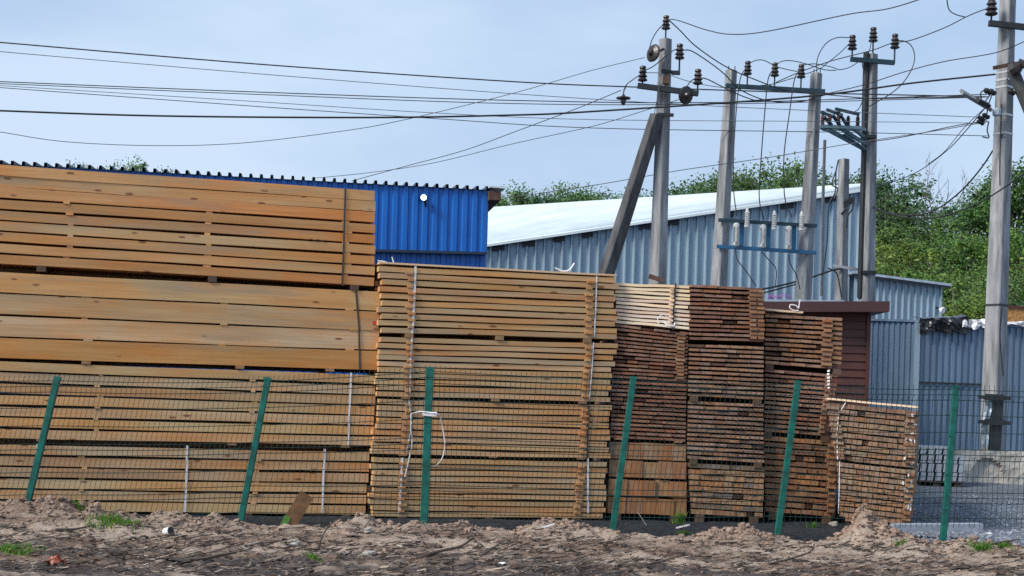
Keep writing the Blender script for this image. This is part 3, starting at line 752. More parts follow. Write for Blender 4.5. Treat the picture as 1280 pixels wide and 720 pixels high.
# brown kiosk
PK = Plane(1087, 21.5, R(2))
kr, kl = on(PK, 1087, 392), on(PK, 950, 392)
kio = thing('brown_kiosk', (kl.lerp(kr, .5).x, kr.y + 1.2, 0.35), 'dark brown kiosk with horizontal siding and flat overhanging roof', 'kiosk')
m = MB(); n = 22; H = kr.z - 0.3
for i in range(n):    # lapped boards
    z0 = 0.3 + H * i / n; z1 = 0.3 + H * (i + 1) / n
    a, b_ = Vector((kl.x, kl.y, 0)), Vector((kr.x, kr.y, 0))
    v = [a + nz * z0 - PK.b * 0.035, b_ + nz * z0 - PK.b * 0.035, b_ + nz * (z1 - .006) - PK.b * 0.014, a + nz * (z1 - .006) - PK.b * 0.014, a + nz * z1 - PK.b * .035, b_ + nz * z1 - PK.b * .035]
    m.add(v, [(0, 1, 2, 3), (3, 2, 5, 4)])
b_ = Vector((kr.x, kr.y, 0)); m.add([b_ + nz * .3, b_ + PK.b * 2.5 + nz * .3, b_ + PK.b * 2.5 + nz * kr.z, b_ + nz * kr.z], [(0, 1, 2, 3)])
m.build('wall', BROWN, kio)
m = MB(); m.frame_box(b_ - PK.d * 0.05 - PK.b * 0.05 + nz * .3, PK.d * 0.06, PK.b * 0.06, nz * (H - .02)); m.build('corner_post', BROWN, kio)
m = MB(); p0, p1 = on(PK, 945, 390, -.35), on(PK, 1112, 389.5, -.35); m.frame_box(p0, p1 - p0, PK.b * 3.2, nz * 0.155); m.build('roof', BROWNF, kio)
m = MB(); p0, p1 = on(PK, 945, 377, -.3), on(PK, 1056, 377.8, -.3); m.frame_box(p0 + nz * .005, p1 - p0 - nz * .006, PK.b * 2.9 + nz * .12, nz * 0.03); m.build('roof_sheet', GREYT, kio)
pw = MB()
for i in range(14):
    p = on(PK, rnd.uniform(961, 988), rnd.uniform(370, 374), 0.3); pw.frame_box(p, (rnd.uniform(.02, .06), 0, rnd.uniform(-.02, .02)), (0, .06, .02), (0, .01, rnd.uniform(.01, .025)))
tag(pw.build('plastic_scrap', [PURPLE], loc=on(PK, 972, 373, .3)), 'crumpled purple plastic scrap on the brown kiosk roof', 'plastic scrap')

# old galvanised shed at the right
PG = Plane(1147, 25.5, R(3)); PGL = Plane(1147, 25.5, R(-48))
gc, grr, gll = on(PG, 1147, 401), on(PG, 1330, 410), on(PGL, 1060, 398)
gs = thing('galvanised_shed', (gc.x + 1.5, gc.y + 2, 0.42), 'old dented galvanised metal shed behind the right pole', 'shed')
m = MB(); corrugated(m, (gc.x, gc.y, 0), (grr.x, grr.y, 0), gc.z, grr.z, 0.115, 0.028, PG.b, 0.3, 0.42, 0.1); m.build('front_wall', GALVO, gs)
m = MB(); corrugated(m, (gll.x, gll.y, 0), (gc.x, gc.y, 0), gll.z, gc.z, 0.115, 0.028, PGL.b, 0.3, 0.42, 0.1); m.build('side_wall', GALVO, gs)
m = MB(); m.frame_box((gc.x - .045, gc.y - .06, .3), (.085, 0, 0), (0, .05, 0), (0, 0, gc.z - .31)); m.build('corner_trim', GALV, gs)
m = MB(); m.beam((gc.x + .06, gc.y - .05, on(PG, 1150, 478).z), (on(PG, 1232, 481).x, on(PG, 1232, 481).y - .05, on(PG, 1232, 481).z), .02, .03); m.build('seam', STEEL, gs)
m = MB(); v = [gc + nz * .01 + PG.b * -.08, grr + nz * .01 - PG.b * .08, grr + PG.b * 4, gll + PG.b * 1.5, gll + nz * .01 - PGL.b * .1]; m.add(v + [p - nz * .04 for p in v], [(0, 1, 2, 3, 4), (9, 8, 7, 6, 5), (0, 5, 6, 1), (4, 9, 5, 0)]); m.build('roof', GALVO, gs)
# crumpled sheeting on the wall head
def crumple(name, mat, pl, x0, x1, ytop, ybot, seed, label, cat):
    m = MB(); nx_, ny_ = 26, 8; v = []
    for j in range(ny_ + 1):
        for i in range(nx_ + 1):
            t = i / nx_; s = j / ny_
            yb = ybot + 4 * fbm(t * 4, seed, 1.0); yt = ytop + 3.5 * fbm(t * 5, seed, 7.0)
            p = pl.hit(x0 + (x1 - x0) * t, yt + (yb - yt) * s, -0.14 - 0.07 * fbm(t * 3.5, s * 1.5, seed) - 0.05 * math.sin(t * 17 + s * 2 + seed) * s)
            if j == 0: p = p + pl.b * 0.35
            v.append(p)
    f = [(j * (nx_ + 1) + i, (j + 1) * (nx_ + 1) + i, (j + 1) * (nx_ + 1) + i + 1, j * (nx_ + 1) + i + 1) for j in range(ny_) for i in range(nx_)]
    m.add(v, f); o = m.build(name, mat, loc=pl.hit((x0 + x1) / 2, ybot))
    sm = o.modifiers.new('thickness', 'SOLIDIFY'); sm.thickness = 0.006
    return tag(o, label, cat)
crumple('black_tarp', FILM, PG, 1150, 1211, 394, 417, 2.2, 'crumpled black tarp hanging over the old shed wall head', 'tarp')
crumple('white_sheeting', WHITE, PG, 1203, 1242, 399, 410, 5.1, 'crumpled white plastic sheeting beside the black tarp', 'plastic sheet')
crumple('white_sheeting', WHITE, PG, 1252, 1310, 402, 407, 8.3, 'white plastic sheeting on the wall head right of the tall pole', 'plastic sheet')
# strand-board crate on top
ob = thing('board_crate', on(PG, 1275, 403, 1.2), 'orange strand-board crate with dark top frame at the right edge', 'crate')
p0, p1 = on(PG, 1256, 403, 1.2), on(PG, 1320, 406, 1.2)
m = MB(); m.frame_box(p0, p1 - p0, PG.b * .8, nz * 0.27); m.build('panel', OSB, ob)
m = MB(); m.frame_box(p0 + nz * .27 - PG.b * .03 - PG.d * .03, p1 - p0, PG.b * .86, nz * .05); m.build('top_frame', BROWN, ob)

# concrete block, pavers on a pallet, kerb
PC = Plane(1200, 22.6, R(-2))
cb = thing('concrete_block', on(PC, 1260, 606), 'weathered concrete block with a brown hollow lying on the gravel', 'concrete block')
a, b_ = on(PC, 1192, 605), on(PC, 1330, 610); top = on(PC, 1192, 562).z - a.z
m = MB(); n = 64; v = []; 
for j in range(16):
    for i in range(n + 1):
        t, s = i / n, j / 15
        p = a.lerp(b_, t) + nz * (top * s)
        k = 0.0
        cxx = (t - 0.30) / 0.17
        if abs(cxx) < 1 and s < 0.78 * math.sqrt(max(0, 1 - cxx * cxx)): k = 0.10 * min(1, 3 * (1 - abs(cxx)))
        p = p + PC.b * (k + 0.02 * fbm(t * 9, s * 3, 2)) + nz * (0.02 * fbm(t * 12, 1.0, 3.0) if j == 15 else 0)
        v.append(p)
f = [(j * (n + 1) + i, j * (n + 1) + i + 1, (j + 1) * (n + 1) + i + 1, (j + 1) * (n + 1) + i) for j in range(15) for i in range(n)]
k0 = len(v); v += [v[15 * (n + 1)] + PC.b * .6, v[15 * (n + 1) + n] + PC.b * .6, v[0] + PC.b * .6]
f.append(tuple(15 * (n + 1) + i for i in range(n + 1)) + (k0 + 1, k0)); f.append((0,) + tuple(j * (n + 1) for j in range(1, 16)) + (k0, k0 + 2))
m.add(v, f); m.build('block_body', BLOCK, cb)
PP = Plane(1150, 21.9, R(-3))
pal = thing('paver_pallet', on(PP, 1172, 606), 'pallet of grey paving blocks stacked beside the concrete block', 'pallet')
a, b_ = on(PP, 1140, 600), on(PP, 1207, 603); Wd = (b_ - a).length; hh = on(PP, 1140, 567).z - a.z
for r in range(4):
    for c in range(7):
        if r == 3 and c > 4: continue
        p = a + PP.d * (Wd * c / 7 + rnd.uniform(0, .01)) + nz * (hh * r / 3 + rnd.uniform(0, .004))
        m = MB(); w, h = Wd / 7 - 0.036, hh / 3 - 0.012
        sk = PP.d * 0.018
        m.frame_box(p, PP.d * w, PP.b * 0.9, nz * h + sk); m.build('paver', PAVER, pal)
m = MB()
for t in (0, .45, .9): m.frame_box(a + PP.d * (Wd - .1) * t - nz * .11, PP.d * .1, PP.b * .9, nz * .085)
m.build('pallet_block', STICK, pal)
m = MB(); m.frame_box(a - nz * .024 - PP.b * .02, PP.d * Wd, PP.b * .95, nz * .02); m.build('pallet_deck', STICK, pal)
kb = MB(); PQ = Plane(1150, 16.4, R(1)); a, b_ = on(PQ, 1118, 663), on(PQ, 1229, 662); kb.frame_box(a - nz * .02, b_ - a, PQ.b * .2, nz * .085)
tag(kb.build('concrete_kerb', PAVER, loc=a), 'low grey concrete kerb lying on the gravel behind the rightmost fence post', 'kerb')

# ------------------------------------------------------------------ poles
def pole_shaft(m, top, bot, wt, wb, rot=0.72, ch=0.06):
    d = (top - bot).normalized()
    x = Vector((math.cos(rot), math.sin(rot), 0)); x = (x - d * x.dot(d)).normalized(); y = d.cross(x)
    def ring(p, w):
        h = w / 2; c = w * ch
        q = [(-h + c, -h), (h - c, -h), (h, -h + c), (h, h - c), (h - c, h), (-h + c, h), (-h, h - c), (-h, -h + c)]
        return [p + x * a + y * b for a, b in q]
    N = 6; v = []
    for i in range(N + 1):
        t = i / N; v += ring(bot.lerp(top, t), wb + (wt - wb) * t)
    f = [(i * 8 + k, i * 8 + (k + 1) % 8, (i + 1) * 8 + (k + 1) % 8, (i + 1) * 8 + k) for i in range(N) for k in range(8)]
    f += [tuple(range(8))[::-1], tuple(N * 8 + k for k in range(8))]
    m.add(v, f)

def pole(name, label, top, bot, Y, wt, wb, rot=0.75, cat='utility pole', group='concrete poles behind the timber', Yb=None, mat=None):
    t, b_ = at(*top, Y), at(*bot, Yb or Y); d = (b_ - t)
    zb = gz(b_.x, Y) - 0.05
    foot = t + d * ((zb - t.z) / d.z); ww = wb + (wb - wt) * ((foot - t).length / d.length - 1)
    root = thing(name, foot, label, cat, group)
    m = MB(); pole_shaft(m, t, foot, wt, ww, rot); m.build('pole_shaft', mat or CONC, root)
    return root, t, foot

PIN = [(0.02, 0), (0.052, 0.0), (0.070, 0.012), (0.045, 0.045), (0.040, 0.055), (0.066, 0.062), (0.040, 0.10), (0.036, 0.108), (0.058, 0.118), (0.044, 0.145), (0.034, 0.16), (0.046, 0.175), (0.042, 0.20), (0.02, 0.21)]
def pin_ins(parent, p, s=1.0, stalk=0.16, mat=None, up=(0, 0, 1), name='insulator'):
    """pin insulator standing on p: steel stalk, three sheds"""
    m = MB(); p = Vector(p); up = Vector(up).normalized()
    m.tube([p - up * 0.03, p + up * (stalk + 0.02)], 0.012 * s, 6, 1)
    m.lathe(p + up * stalk, up, [(r * s, h * s) for r, h in PIN], 12)
    o = m.build(name, [mat or PORC, STEEL], parent, smooth=False)
    return p + up * (stalk + 0.19 * s)
DISC = [(0.02, -0.05), (0.05, -0.04), (0.06, 0.0), (0.14, 0.01), (0.150, 0.03), (0.13, 0.05), (0.06, 0.075), (0.045, 0.11), (0.025, 0.125)]
Y1 = 23.5
p1, t1, f1 = pole('concrete_pole', 'braced concrete pole with double crossarm and disc insulators, left of the others', (832, 49), (822, 350), Y1, 0.155, 0.215, 0.74)
def px1(x, y, dy=0.0): return at(x, y, Y1 + dy)
m = MB(); m.beam(px1(797, 107, -.2), px1(872, 117, -.2), 0.07, 0.085); xa = m.build('crossarm', STEEL, p1)
m = MB(); m.beam(px1(797, 107, .18), px1(873, 117, .18), 0.07, 0.085); m.build('crossarm', STEEL, p1)
m = MB(); m.beam(px1(826, 88, -.15), px1(850, 92, -.15), 0.05, 0.05); m.beam(px1(840, 91, -.16), px1(850, 91, -.16), 0.07, 0.06); xb = m.build('bracket', STEEL, p1)
m = MB(); m.beam(px1(822, 143, -.16), px1(842, 144, -.16), .05, .05); m.build('strut_clamp', STEEL, p1)
m = MB(); m.frame_box(px1(829, 104, -.26), (.1, 0, 0), (0, .1, 0), (0, 0, .12)); m.build('clamp', RUST, p1)
T = {}
T['a'] = pin_ins(p1, px1(832, 48), 1.1, 0.15)
T['b'] = pin_ins(xb, px1(849, 89, -.15), 1.2, 0.20)
T['c'] = pin_ins(xa, px1(803, 106, -.2), 1.2, 0.06)
T['d'] = pin_ins(xa, px1(872, 113, -.2), 1.2, 0.10)
for px_, py_, ax in ((818, 67, (-0.75, -0.62, 0.1)), (856, 119, (0.5, -0.8, -0.2))):
    m = MB(); c = px1(px_, py_, -.22); m.lathe(c, ax, DISC, 16); m.build('disc_insulator', PORC, p1 if px_ < 830 else xa)
m = MB(); m.tube([px1(822, 65, -.22), px1(830, 61, -.12)], 0.02, 6); m.build('hook', STEEL, p1)
# hanging insulator on the span
hi = thing('hanging_insulator', px1(779, 113), 'dark insulator hanging from the wire left of the braced pole', 'insulator')
m = MB(); m.tube([px1(783, 106), px1(780, 112), px1(779, 120)], .012, 6); m.build('hook', STEEL, hi)
m = MB(); m.lathe(px1(779, 131), (0, 0, 1), [(.01, -.01), (.03, 0), (.045, .06), (.05, .09), (.12, .10), (.12, .118), (.04, .125), (.02, .17)], 14); m.build('bell', PORC, hi)
# strut
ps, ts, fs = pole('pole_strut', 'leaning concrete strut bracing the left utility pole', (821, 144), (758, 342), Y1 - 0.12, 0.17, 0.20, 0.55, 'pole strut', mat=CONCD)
m = MB(); q = ts.lerp(fs, .62); m.tube([q + Vector((-.02, -.16, 0)), q + Vector((.05, -.18, -.12)), q + Vector((.02, -.17, -.2))], .012, 5); m.build('hook', STEEL, ps)
m = MB(); m.beam(px1(811, 345, -.25), px1(830, 351, -.25), .05, .07); m.build('steel_angle', RUST, p1)

Y2 = 25.0
p2, t2, f2 = pole('concrete_pole', 'plain square concrete pole carrying the left end of the blue fuse frame', (914, 88), (898.5, 352), Y2, 0.155, 0.215, 0.74)
p3, t3, f3 = pole('concrete_pole', 'square concrete pole carrying the right end of the blue fuse frame', (1020.5, 92), (1004, 375), Y2, 0.155, 0.215, 0.74)
for rt, t_ in ((p2, t2), (p3, t3)):
    m = MB()
    for dx in (-.05, .06): m.tube([t_ + Vector((dx, -.03, -.05)), t_ + Vector((dx, -.03, .07))], .009, 5)
    m.build('rebar', STEEL, rt)
ff = thing('fuse_frame', at(955, 470, Y2), 'blue steel frame with white fuses and dark crossbar bolted between two square poles', 'fuse frame')
def q2(x, y, dy=-.17): return at(x, y, Y2 + dy)
m = MB(); m.beam(q2(907, 107), q2(1031, 114.5), .07, .07); fx = m.build('crossbar', TEALD, ff)
m = MB(); m.beam(q2(898, 275), q2(1021, 282.5), .05, .06); fu = m.build('upper_rail', TEALD, ff)
m = MB(); m.beam(q2(896, 308), q2(1020, 316), .06, .06); fd = m.build('lower_rail', TEAL, ff)
D = {}
for i, (x, y) in enumerate(((934, 107), (968, 109), (1001, 111))): D[i] = pin_ins(fx, q2(x, y), 1.15, .19)
for i, x in enumerate((926, 959.5, 991.5)):
    m = MB(); yy = 278 + i * 2; m.frame_box(q2(x - 2, yy + 31, -.14), (.075, 0, 0), (0, .03, 0), (0, 0, .42)); m.build('fuse_panel', TEAL, ff)
    xx = x - 5.5
    for k in (0, 1):
        m = MB(); c = q2(xx, yy + 4 + k * 23, -.22); m.lathe(c + Vector((0, .06, 0)), (0, -1, 0), [(.03, -.05), (.05, 0), (.045, .05), (.052, .08), (.03, .12)], 10)
        m.build('fuse_post', WPORC, ff)
    m = MB(); m.lathe(q2(xx, yy + 25, -.30), (0, 0, 1), [(.02, -.02), (.032, 0), (.032, .26), (.02, .29)], 10); m.build('fuse_tube', plain('fuse_grey', (.45, .42, .40), .5), ff)
ARR = [(.02, 0), (.045, .0), (.045, .04), (.03, .05)] + [z for k in range(7) for z in ((.052, .06 + k * .032), (.032, .076 + k * .032))] + [(.03, .285), (.015, .33)]
for i, (x, y) in enumerate(((933.5, 284), (967.5, 287), (1001.5, 288))):
    m = MB(); m.lathe(q2(x, y, -.25), (0, 0, 1), ARR, 12); m.build('arrester', WPORC, ff)

Y4 = 26.5
p4, t4, f4 = pole('concrete_pole', 'grey concrete pole with three-insulator crossarm and switch, right of the fuse frame', (1090, 68), (1083, 375), Y4, 0.16, 0.235, 0.62)
def q4(x, y, dy=-.16): return at(x, y, Y4 + dy)
m = MB(); m.beam(q4(1063, 74), q4(1118, 78.5), .07, .08); x4 = m.build('crossarm', TEALD, p4)
m = MB(); m.tube([q4(1083, 66, -.05), q4(1081, 130, -.05), q4(1080, 200, -.02), q4(1075, 372, -.02)], .055, 8); m.build('riser_pipe', STEEL, p4)
D['l'] = pin_ins(x4, q4(1065, 73), 1.3, .16); D['r'] = pin_ins(x4, q4(1118, 77.5), 1.3, .25); D['t'] = pin_ins(p4, q4(1091, 67, 0), 1.3, .22)
for y in (172, 342):
    m = MB(); m.frame_box(q4(1080, y, -.2), (.24, 0, 0), (0, .36, 0), (0, 0, .06)); m.build('band', STEEL, p4)
ds = thing('disconnector', q4(1050, 185), 'dark three-phase disconnector switch with red insulators on a braced teal bracket', 'switch')
m = MB()
m.beam(q4(1026, 158, -.5), q4(1076, 160, -.5), .07, .06); m.beam(q4(1032, 161, -.2), q4(1082, 162, -.1), .06, .06); m.beam(q4(1026, 159, -.5), q4(1032, 162, .0), .06, .06)
m.beam(q4(1033, 161, -.5), q4(1080, 186, -.1), .05, .07); m.beam(q4(1050, 160, -.5), q4(1082, 180, -.1), .05, .06); m.beam(q4(1066, 160, -.5), q4(1083, 174, -.1), .05, .05)
m.beam(q4(1054, 168, -.4), q4(1080, 187, -.1), .12, .02); m.build('bracket', plain('weathered_teal_steel', (.10, .17, .21), .6), ds)
for i, (x, y) in enumerate(((1028, 157), (1037, 156), (1048, 155), (1060, 157), (1072, 157))):
    m = MB(); hgt = [.19, .18, .22, .16, .16][i]
    prof_ = [(.018, -.02)] + [z for k in range(6) for z in ((.042, k * hgt / 6), (.026, (k + .5) * hgt / 6))] + [(.03, hgt), (.015, hgt + .02)]
    m.lathe(q4(x, y, -.5), (0, 0, 1), prof_, 10); m.build('post_insulator', RPORC if i < 3 else PORC, ds)
for i, (x, y, x2, y2) in enumerate(((1026, 140, 1042, 146), (1033, 137, 1053, 144), (1044, 136, 1074, 143), (1030, 146, 1040, 157), (1041, 144, 1050, 157), (1050, 143, 1059, 157))):
    m = MB(); m.beam(q4(x, y, -.52 - .03 * i), q4(x2, y2, -.5), .04, .05); m.build('blade', TEALD, ds)
# short pole with lamp
Y5 = 27.0
p5, t5, f5 = pole('concrete_pole', 'short weathered pole with small floodlight before the hall corner', (1055, 199), (1051, 375), Y5, 0.15, 0.19, .6)
def q5(x, y, dy=-.16): return at(x, y, Y5 + dy)
m = MB(); m.frame_box(q5(1057, 259, -.2), (.16, 0, .09), (0, .1, 0), (-.03, 0, .11)); lb = m.build('floodlight', STEEL, p5)
m = MB(); m.beam(q5(1058, 262), q5(1052, 268), .05, .05); m.build('lamp_arm', STEEL, lb)
m = MB(); m.beam(q5(1041, 332), q5(1079, 338), .05, .05); m.build('crossarm', BANDM, p5)
for i, pts in enumerate((((1048, 200), (1045, 215), (1044, 240), (1036, 258), (1034, 300), (1028, 345)), ((1046, 210), (1040, 230), (1047, 236), (1043, 248)), ((1068, 245), (1066, 260), (1060, 270), (1058, 285)), ((1035, 335), (1046, 342), (1050, 360), (1052, 372)))):
    m = MB(); m.tube(smooth_path([q5(x, y, -.2) for x, y in pts]), .014, 5); m.build('cable', CABLE if i else TEALD, p5)
m = MB(); m.tube([q5(1031, 175, -.1), q5(1029, 240, -.1), q5(1027, 370, -.1)], .03, 6)
tag(m.build('drop_conduit', ALU, loc=q5(1027, 370, -.1)), 'thin grey conduit dropping beside the right square pole', 'conduit')
# right-hand pole
Y6 = 23.6
p6, t6, f6 = pole('concrete_pole', 'tall concrete pole on a steel shoe with street lamp at the right', (1262, -60), (1240, 545), Y6, 0.185, 0.30, .70)
def q6(x, y, dy=-.2): return at(x, y, Y6 + dy)
m = MB(); m.beam(q6(1236, 29), q6(1300, 36), .08, .09); x6 = m.build('crossarm', STEEL, p6)
D['6'] = pin_ins(x6, q6(1239, 28), 1.5, .12)
for y in (92, 101, 110, 145, 168, 382):
    m = MB(); k = (y + 60) / 605; w = (.187 + .117 * k) * 1.33; c = q6(1262 - 22 * k, y, 0)
    pole_shaft(m, c + nz * .02, c - nz * .012, w / 1.27, w / 1.27, .70); m.build('band', BANDM if y < 300 else STEEL, p6)
m = MB(); m.beam(q6(1242, 85, -.3), q6(1266, 80, -.22), .05, .06); m.build('bracket', RUST, p6)
sl6 = thing('street_lamp', q6(1243, 137), 'grey LED street lamp head pointing left on the right-hand pole', 'street lamp')
m = MB(); m.beam(q6(1202, 115, -.5), q6(1238, 136, -.3), .16, .05, (0.2, -.6, .8)); m.build('lamp_head', plain('lamp_grey', (.16, .18, .20), .5), sl6)
m = MB(); m.beam(q6(1222, 125, -.52), q6(1236, 132, -.40), .10, .06, (0.2, -.6, .8)); m.build('driver_box', STEEL, sl6)
m = MB(); m.lathe(q6(1246, 145, -.28), (0, 0, 1), [(.03, 0), (.07, .01), (.07, .11), (.03, .13)], 10); m.build('mount', GREYT, sl6)
# strut/boom leaning at the right edge
m_ = thing('pole_boom', q6(1285, 160), 'dark leaning boom strapped to the tall right pole at the picture edge', 'pole strut')
m = MB(); m.beam(q6(1266, 88, -.3), q6(1302, 175, -.3), .16, .14); m.build('boom', plain('dark_timber', (.07, .075, .075), .8), m_)
m = MB(); m.lathe(q6(1262, 90, -.35), (.6, -.5, .4), [(.05, 0), (.11, .03), (.12, .12), (.07, .2), (.1, .24), (.04, .28)], 10); m.build('insulator', PORC, m_)
for i, (x, y, s) in enumerate(((1236, 115, .8), (1242, 116, .8), (1228, 149, .6), (1234, 146, .7), (1227, 154, .6), (1266, 116, .8))):
    m = MB(); m.lathe(q6(x, y, -.25), (-.8, -.3, .3), [(.02 * s, -.05), (.06 * s, -.02), (.04 * s, .01), (.06 * s, .03), (.05 * s, .08), (.02 * s, .10)], 8); m.build('anchor_clamp', CABLE, p6)
for i, pts in enumerate((((1238, 118), (1229, 128), (1226, 116), (1234, 112)), ((1240, 118), (1236, 130), (1232, 150)), ((1236, 152), (1234, 163), (1236, 172), (1228, 171)), ((1252, 130), (1250, 200), (1250, 232)), ((1253, 380), (1250, 420), (1254, 470)))):
    m = MB(); m.tube(smooth_path([q6(x, y, -.26) for x, y in pts]), .011, 5); m.build('cable', CABLE, p6)
m = MB(); m.frame_box(q6(1238, 566, -.33), (.17, 0, 0), (0, .12, 0), (0.02, 0, .93)); m.build('steel_shoe', STEEL, p6)
for y in (497, 528):
    m = MB(); m.beam(q6(1223, y - 1, -.36), q6(1263, y + 1, -.36), .05, .06); m.beam(q6(1232, y - 1, -.36), q6(1254, y, -.36), .08, .10); m.build('clamp', STEEL, p6)
ws = MB(); v = []
for i in range(13):
    t = i / 12
    for j in range(4):
        v.append(q6(1231 + j * 2.9 - 6 * t + 1.5 * math.sin(t * 9), 500 + 59 * t, -.30 - .05 * fbm(t * 5, j * .7, 2.0)))
ws.add(v, [(i * 4 + j, i * 4 + j + 1, i * 4 + j + 5, i * 4 + j + 4) for i in range(12) for j in range(3)])
o = ws.build('foil_strip', GREYT, loc=q6(1230, 559)); o.modifiers.new('thickness', 'SOLIDIFY').thickness = .006
tag(o, 'crumpled pale metal sheet strip leaning at the foot of the right pole', 'metal strip')

# ------------------------------------------------------------------ wires
def wire(label, pts, Ya, Yb, r=.008, mat=None, name='power_line', cat='power line', group='overhead wires', smooth=True):
    n = len(pts); x0, x1 = pts[0][0], pts[-1][0]; P = []
    for i, p in enumerate(pts):
        t = i / (n - 1); Y = p[2] if len(p) > 2 else Ya + (Yb - Ya) * t
        P.append(at(p[0], p[1], Y))
    m = MB(); m.tube(smooth_path(P, 8) if smooth else P, r, 5)
    return tag(m.build(name, mat or CABLE, loc=P[0]), label, cat, group)
wire('thick black line, highest of the lines entering at the left edge', [(-60, 48), (0, 53), (320, 80), (640, 102), (798, 109), (1010, 116), (1232, 121)], 22, 24, .011)
wire('thin line just below the highest one at the left edge', [(-60, 59), (0, 64.5), (320, 92), (640, 117), (900, 133), (1236, 147)], 22, 24, .006, ALU)
wire('upper of the close pair of lines in the left sky', [(-60, 99), (0, 102), (320, 115), (640, 125.5), (900, 128), (1234, 118)], 22, 24, .008)
wire('lower of the close pair of lines in the left sky', [(-60, 102), (0, 104.5), (320, 118), (640, 129.5), (900, 130), (1232, 121.5)], 22, 23.4, .007)
wire('faint straight line just under the close pair in the left sky', [(-60, 103), (0, 107), (320, 127), (540, 141), (740, 149.5), (1060, 152), (1232, 154)], 24, 25, .006, ALU)
wire('line that crosses below the thick twisted cable at mid picture', [(-60, 105), (0, 109.5), (320, 133), (540, 148), (740, 160), (1060, 165.5), (1235, 170)], 24.5, 25, .007)
wire('thick twisted cable running nearly level across the whole sky', [(-60, 136), (0, 138.5), (200, 145), (460, 147), (640, 144), (740, 139.5), (1000, 121.5), (1140, 104), (1244, 93)], 22, 23.2, .016)
wire('deeply sagging thin line rising to the disc insulator of the braced pole', [(-60, 157), (0, 165), (80, 177), (190, 182), (300, 179), (420, 165), (500, 151), (640, 117), (740, 88), (806, 72)], 21, 23.2, .006, ALU)
wire('thin line climbing from the blue roof to the hanging insulator', [(440, 226), (510, 207), (580, 188), (640, 166), (720, 136), (776, 113)], 30, 23.4, .007)
wire('thin line climbing from the blue roof, lower of the crossing two', [(390, 223), (460, 216), (540, 204), (640, 180), (740, 158), (800, 140), (850, 124)], 30, 23.4, .006)
wire('thin service line from the blue shed eave past the braced pole to the right', [(636, 247), (740, 232), (850, 213), (960, 197), (1060, 180), (1160, 165), (1236, 152)], 24.5, 23.5, .007, ALU)
wire('long drooping line leaving the braced pole top towards the upper right', [(833, 25), (842, 24.5), (855, 28), (885, 38), (915, 43), (960, 39), (1060, 18), (1110, 11), (1160, -4)], 23.5, 20, .008)
wire('black jumper curving from the braced pole top down to the switch', [(836, 25), (850, 38), (870, 58), (905, 82), (940, 98), (985, 114), (1020, 117)], 23.5, 25, .010)
wire('black jumper from the second pin insulator of the braced pole', [(851, 63), (862, 63), (875, 70), (895, 84), (908, 95), (925, 112), (960, 126), (1000, 127), (1030, 119)], 23.3, 25, .010)
wire('black jumper from the right crossarm insulator of the braced pole', [(874, 97), (884, 99), (900, 107), (925, 119), (945, 126)], 23.3, 25, .010)
wire('jumper looping over the top of the braced pole to its disc insulator', [(831, 29), (822, 38), (815, 50), (812, 60)], 23.4, 23.2, .009, name='jumper_wire')
wire('jumper from the left crossarm insulator up behind the braced pole', [(800, 90), (815, 84), (828, 74), (842, 63), (850, 62)], 23.2, 23.3, .009, name='jumper_wire')
wire('jumper from the left crossarm insulator down to the hanging insulator', [(802, 92), (795, 97), (784, 105), (781, 112)], 23.3, 23.4, .009, name='jumper_wire')
wire('jumper from the right crossarm insulator to the lower disc', [(872, 97), (864, 101), (858, 109), (856, 114)], 23.3, 23.3, .009, name='jumper_wire')
wire('thin straight wire from the left crossarm insulator to the fuse frame', [(804, 91), (830, 92), (862, 102), (900, 109), (960, 113), (1030, 118)], 23.2, 25, .006)
wire('guy wire running down beside the braced pole to its strut', [(828, 76), (822, 120), (818, 142)], 23.2, 23.3, .007, ALU)
for i, (x, y, w_) in enumerate((('left', 0, ((934, 84), (926, 96), (921, 130), (917, 190), (917, 237), (921, 270))), ('middle', 1, ((967, 86), (960, 100), (956, 140), (952, 190), (949, 246), (955, 275))), ('right', 2, ((1000, 87), (993, 100), (987, 140), (980, 195), (981, 247), (990, 272))))):
    wire(f'{x} of the three wires dropping from the dark crossbar to the white fuses', w_, 24.7, 24.7, .010, name='drop_wire', group='drop wires of the fuse frame')
    z = [at(px_, py_, 24.7) for px_, py_ in (w_[4],)][0]
for x, pts in (('left', ((919, 310), (922, 325), (935, 342), (945, 358))), ('middle', ((952, 315), (962, 326), (970, 337), (969, 360))), ('right', ((986, 318), (988, 330), (996, 345), (1000, 362)))):
    wire(f'{x} of the thin wires hanging below the blue rail', pts, 24.8, 24.8, .009, name='drop_wire', group='wires below the fuse frame')
wire('black cable curving from the short stack of lumber to the meter by the short pole', [(950, 362), (975, 357), (1010, 348), (1040, 338), (1052, 336)], 26, 26.5, .018)
wire('second black cable beside the one curving to the short pole', [(955, 366), (985, 358), (1012, 351)], 26, 26.5, .014)
wire('arched jumper joining the left two insulators of the dark crossbar', [(937, 79), (945, 75.5), (955, 75.5), (968, 82), (980, 86), (1000, 90)], 24.8, 24.8, .008, name='jumper_wire')
wire('arched jumper joining the right two insulators of the dark crossbar', [(970, 81), (978, 76.5), (990, 76), (1008, 80), (1030, 87), (1045, 88)], 24.8, 25.5, .008, name='jumper_wire')
wire('jumper from the right crossbar insulator up to the grey pole crossarm', [(1003, 81), (1020, 80), (1040, 84), (1050, 87), (1066, 82), (1085, 66), (1090, 48)], 24.8, 26.3, .008, name='jumper_wire')
wire('big half loop from the square pole top up to the left crossarm insulator', [(1021, 91), (1021, 78), (1025, 65), (1034, 53), (1047, 47), (1062, 47)], 25, 26.3, .009, name='jumper_wire')
wire('straight jumper from the left crossarm insulator down to the fuse frame', [(1061, 55), (1050, 66), (1035, 78), (1020, 88), (970, 104), (950, 107)], 26.3, 25, .008, name='jumper_wire')
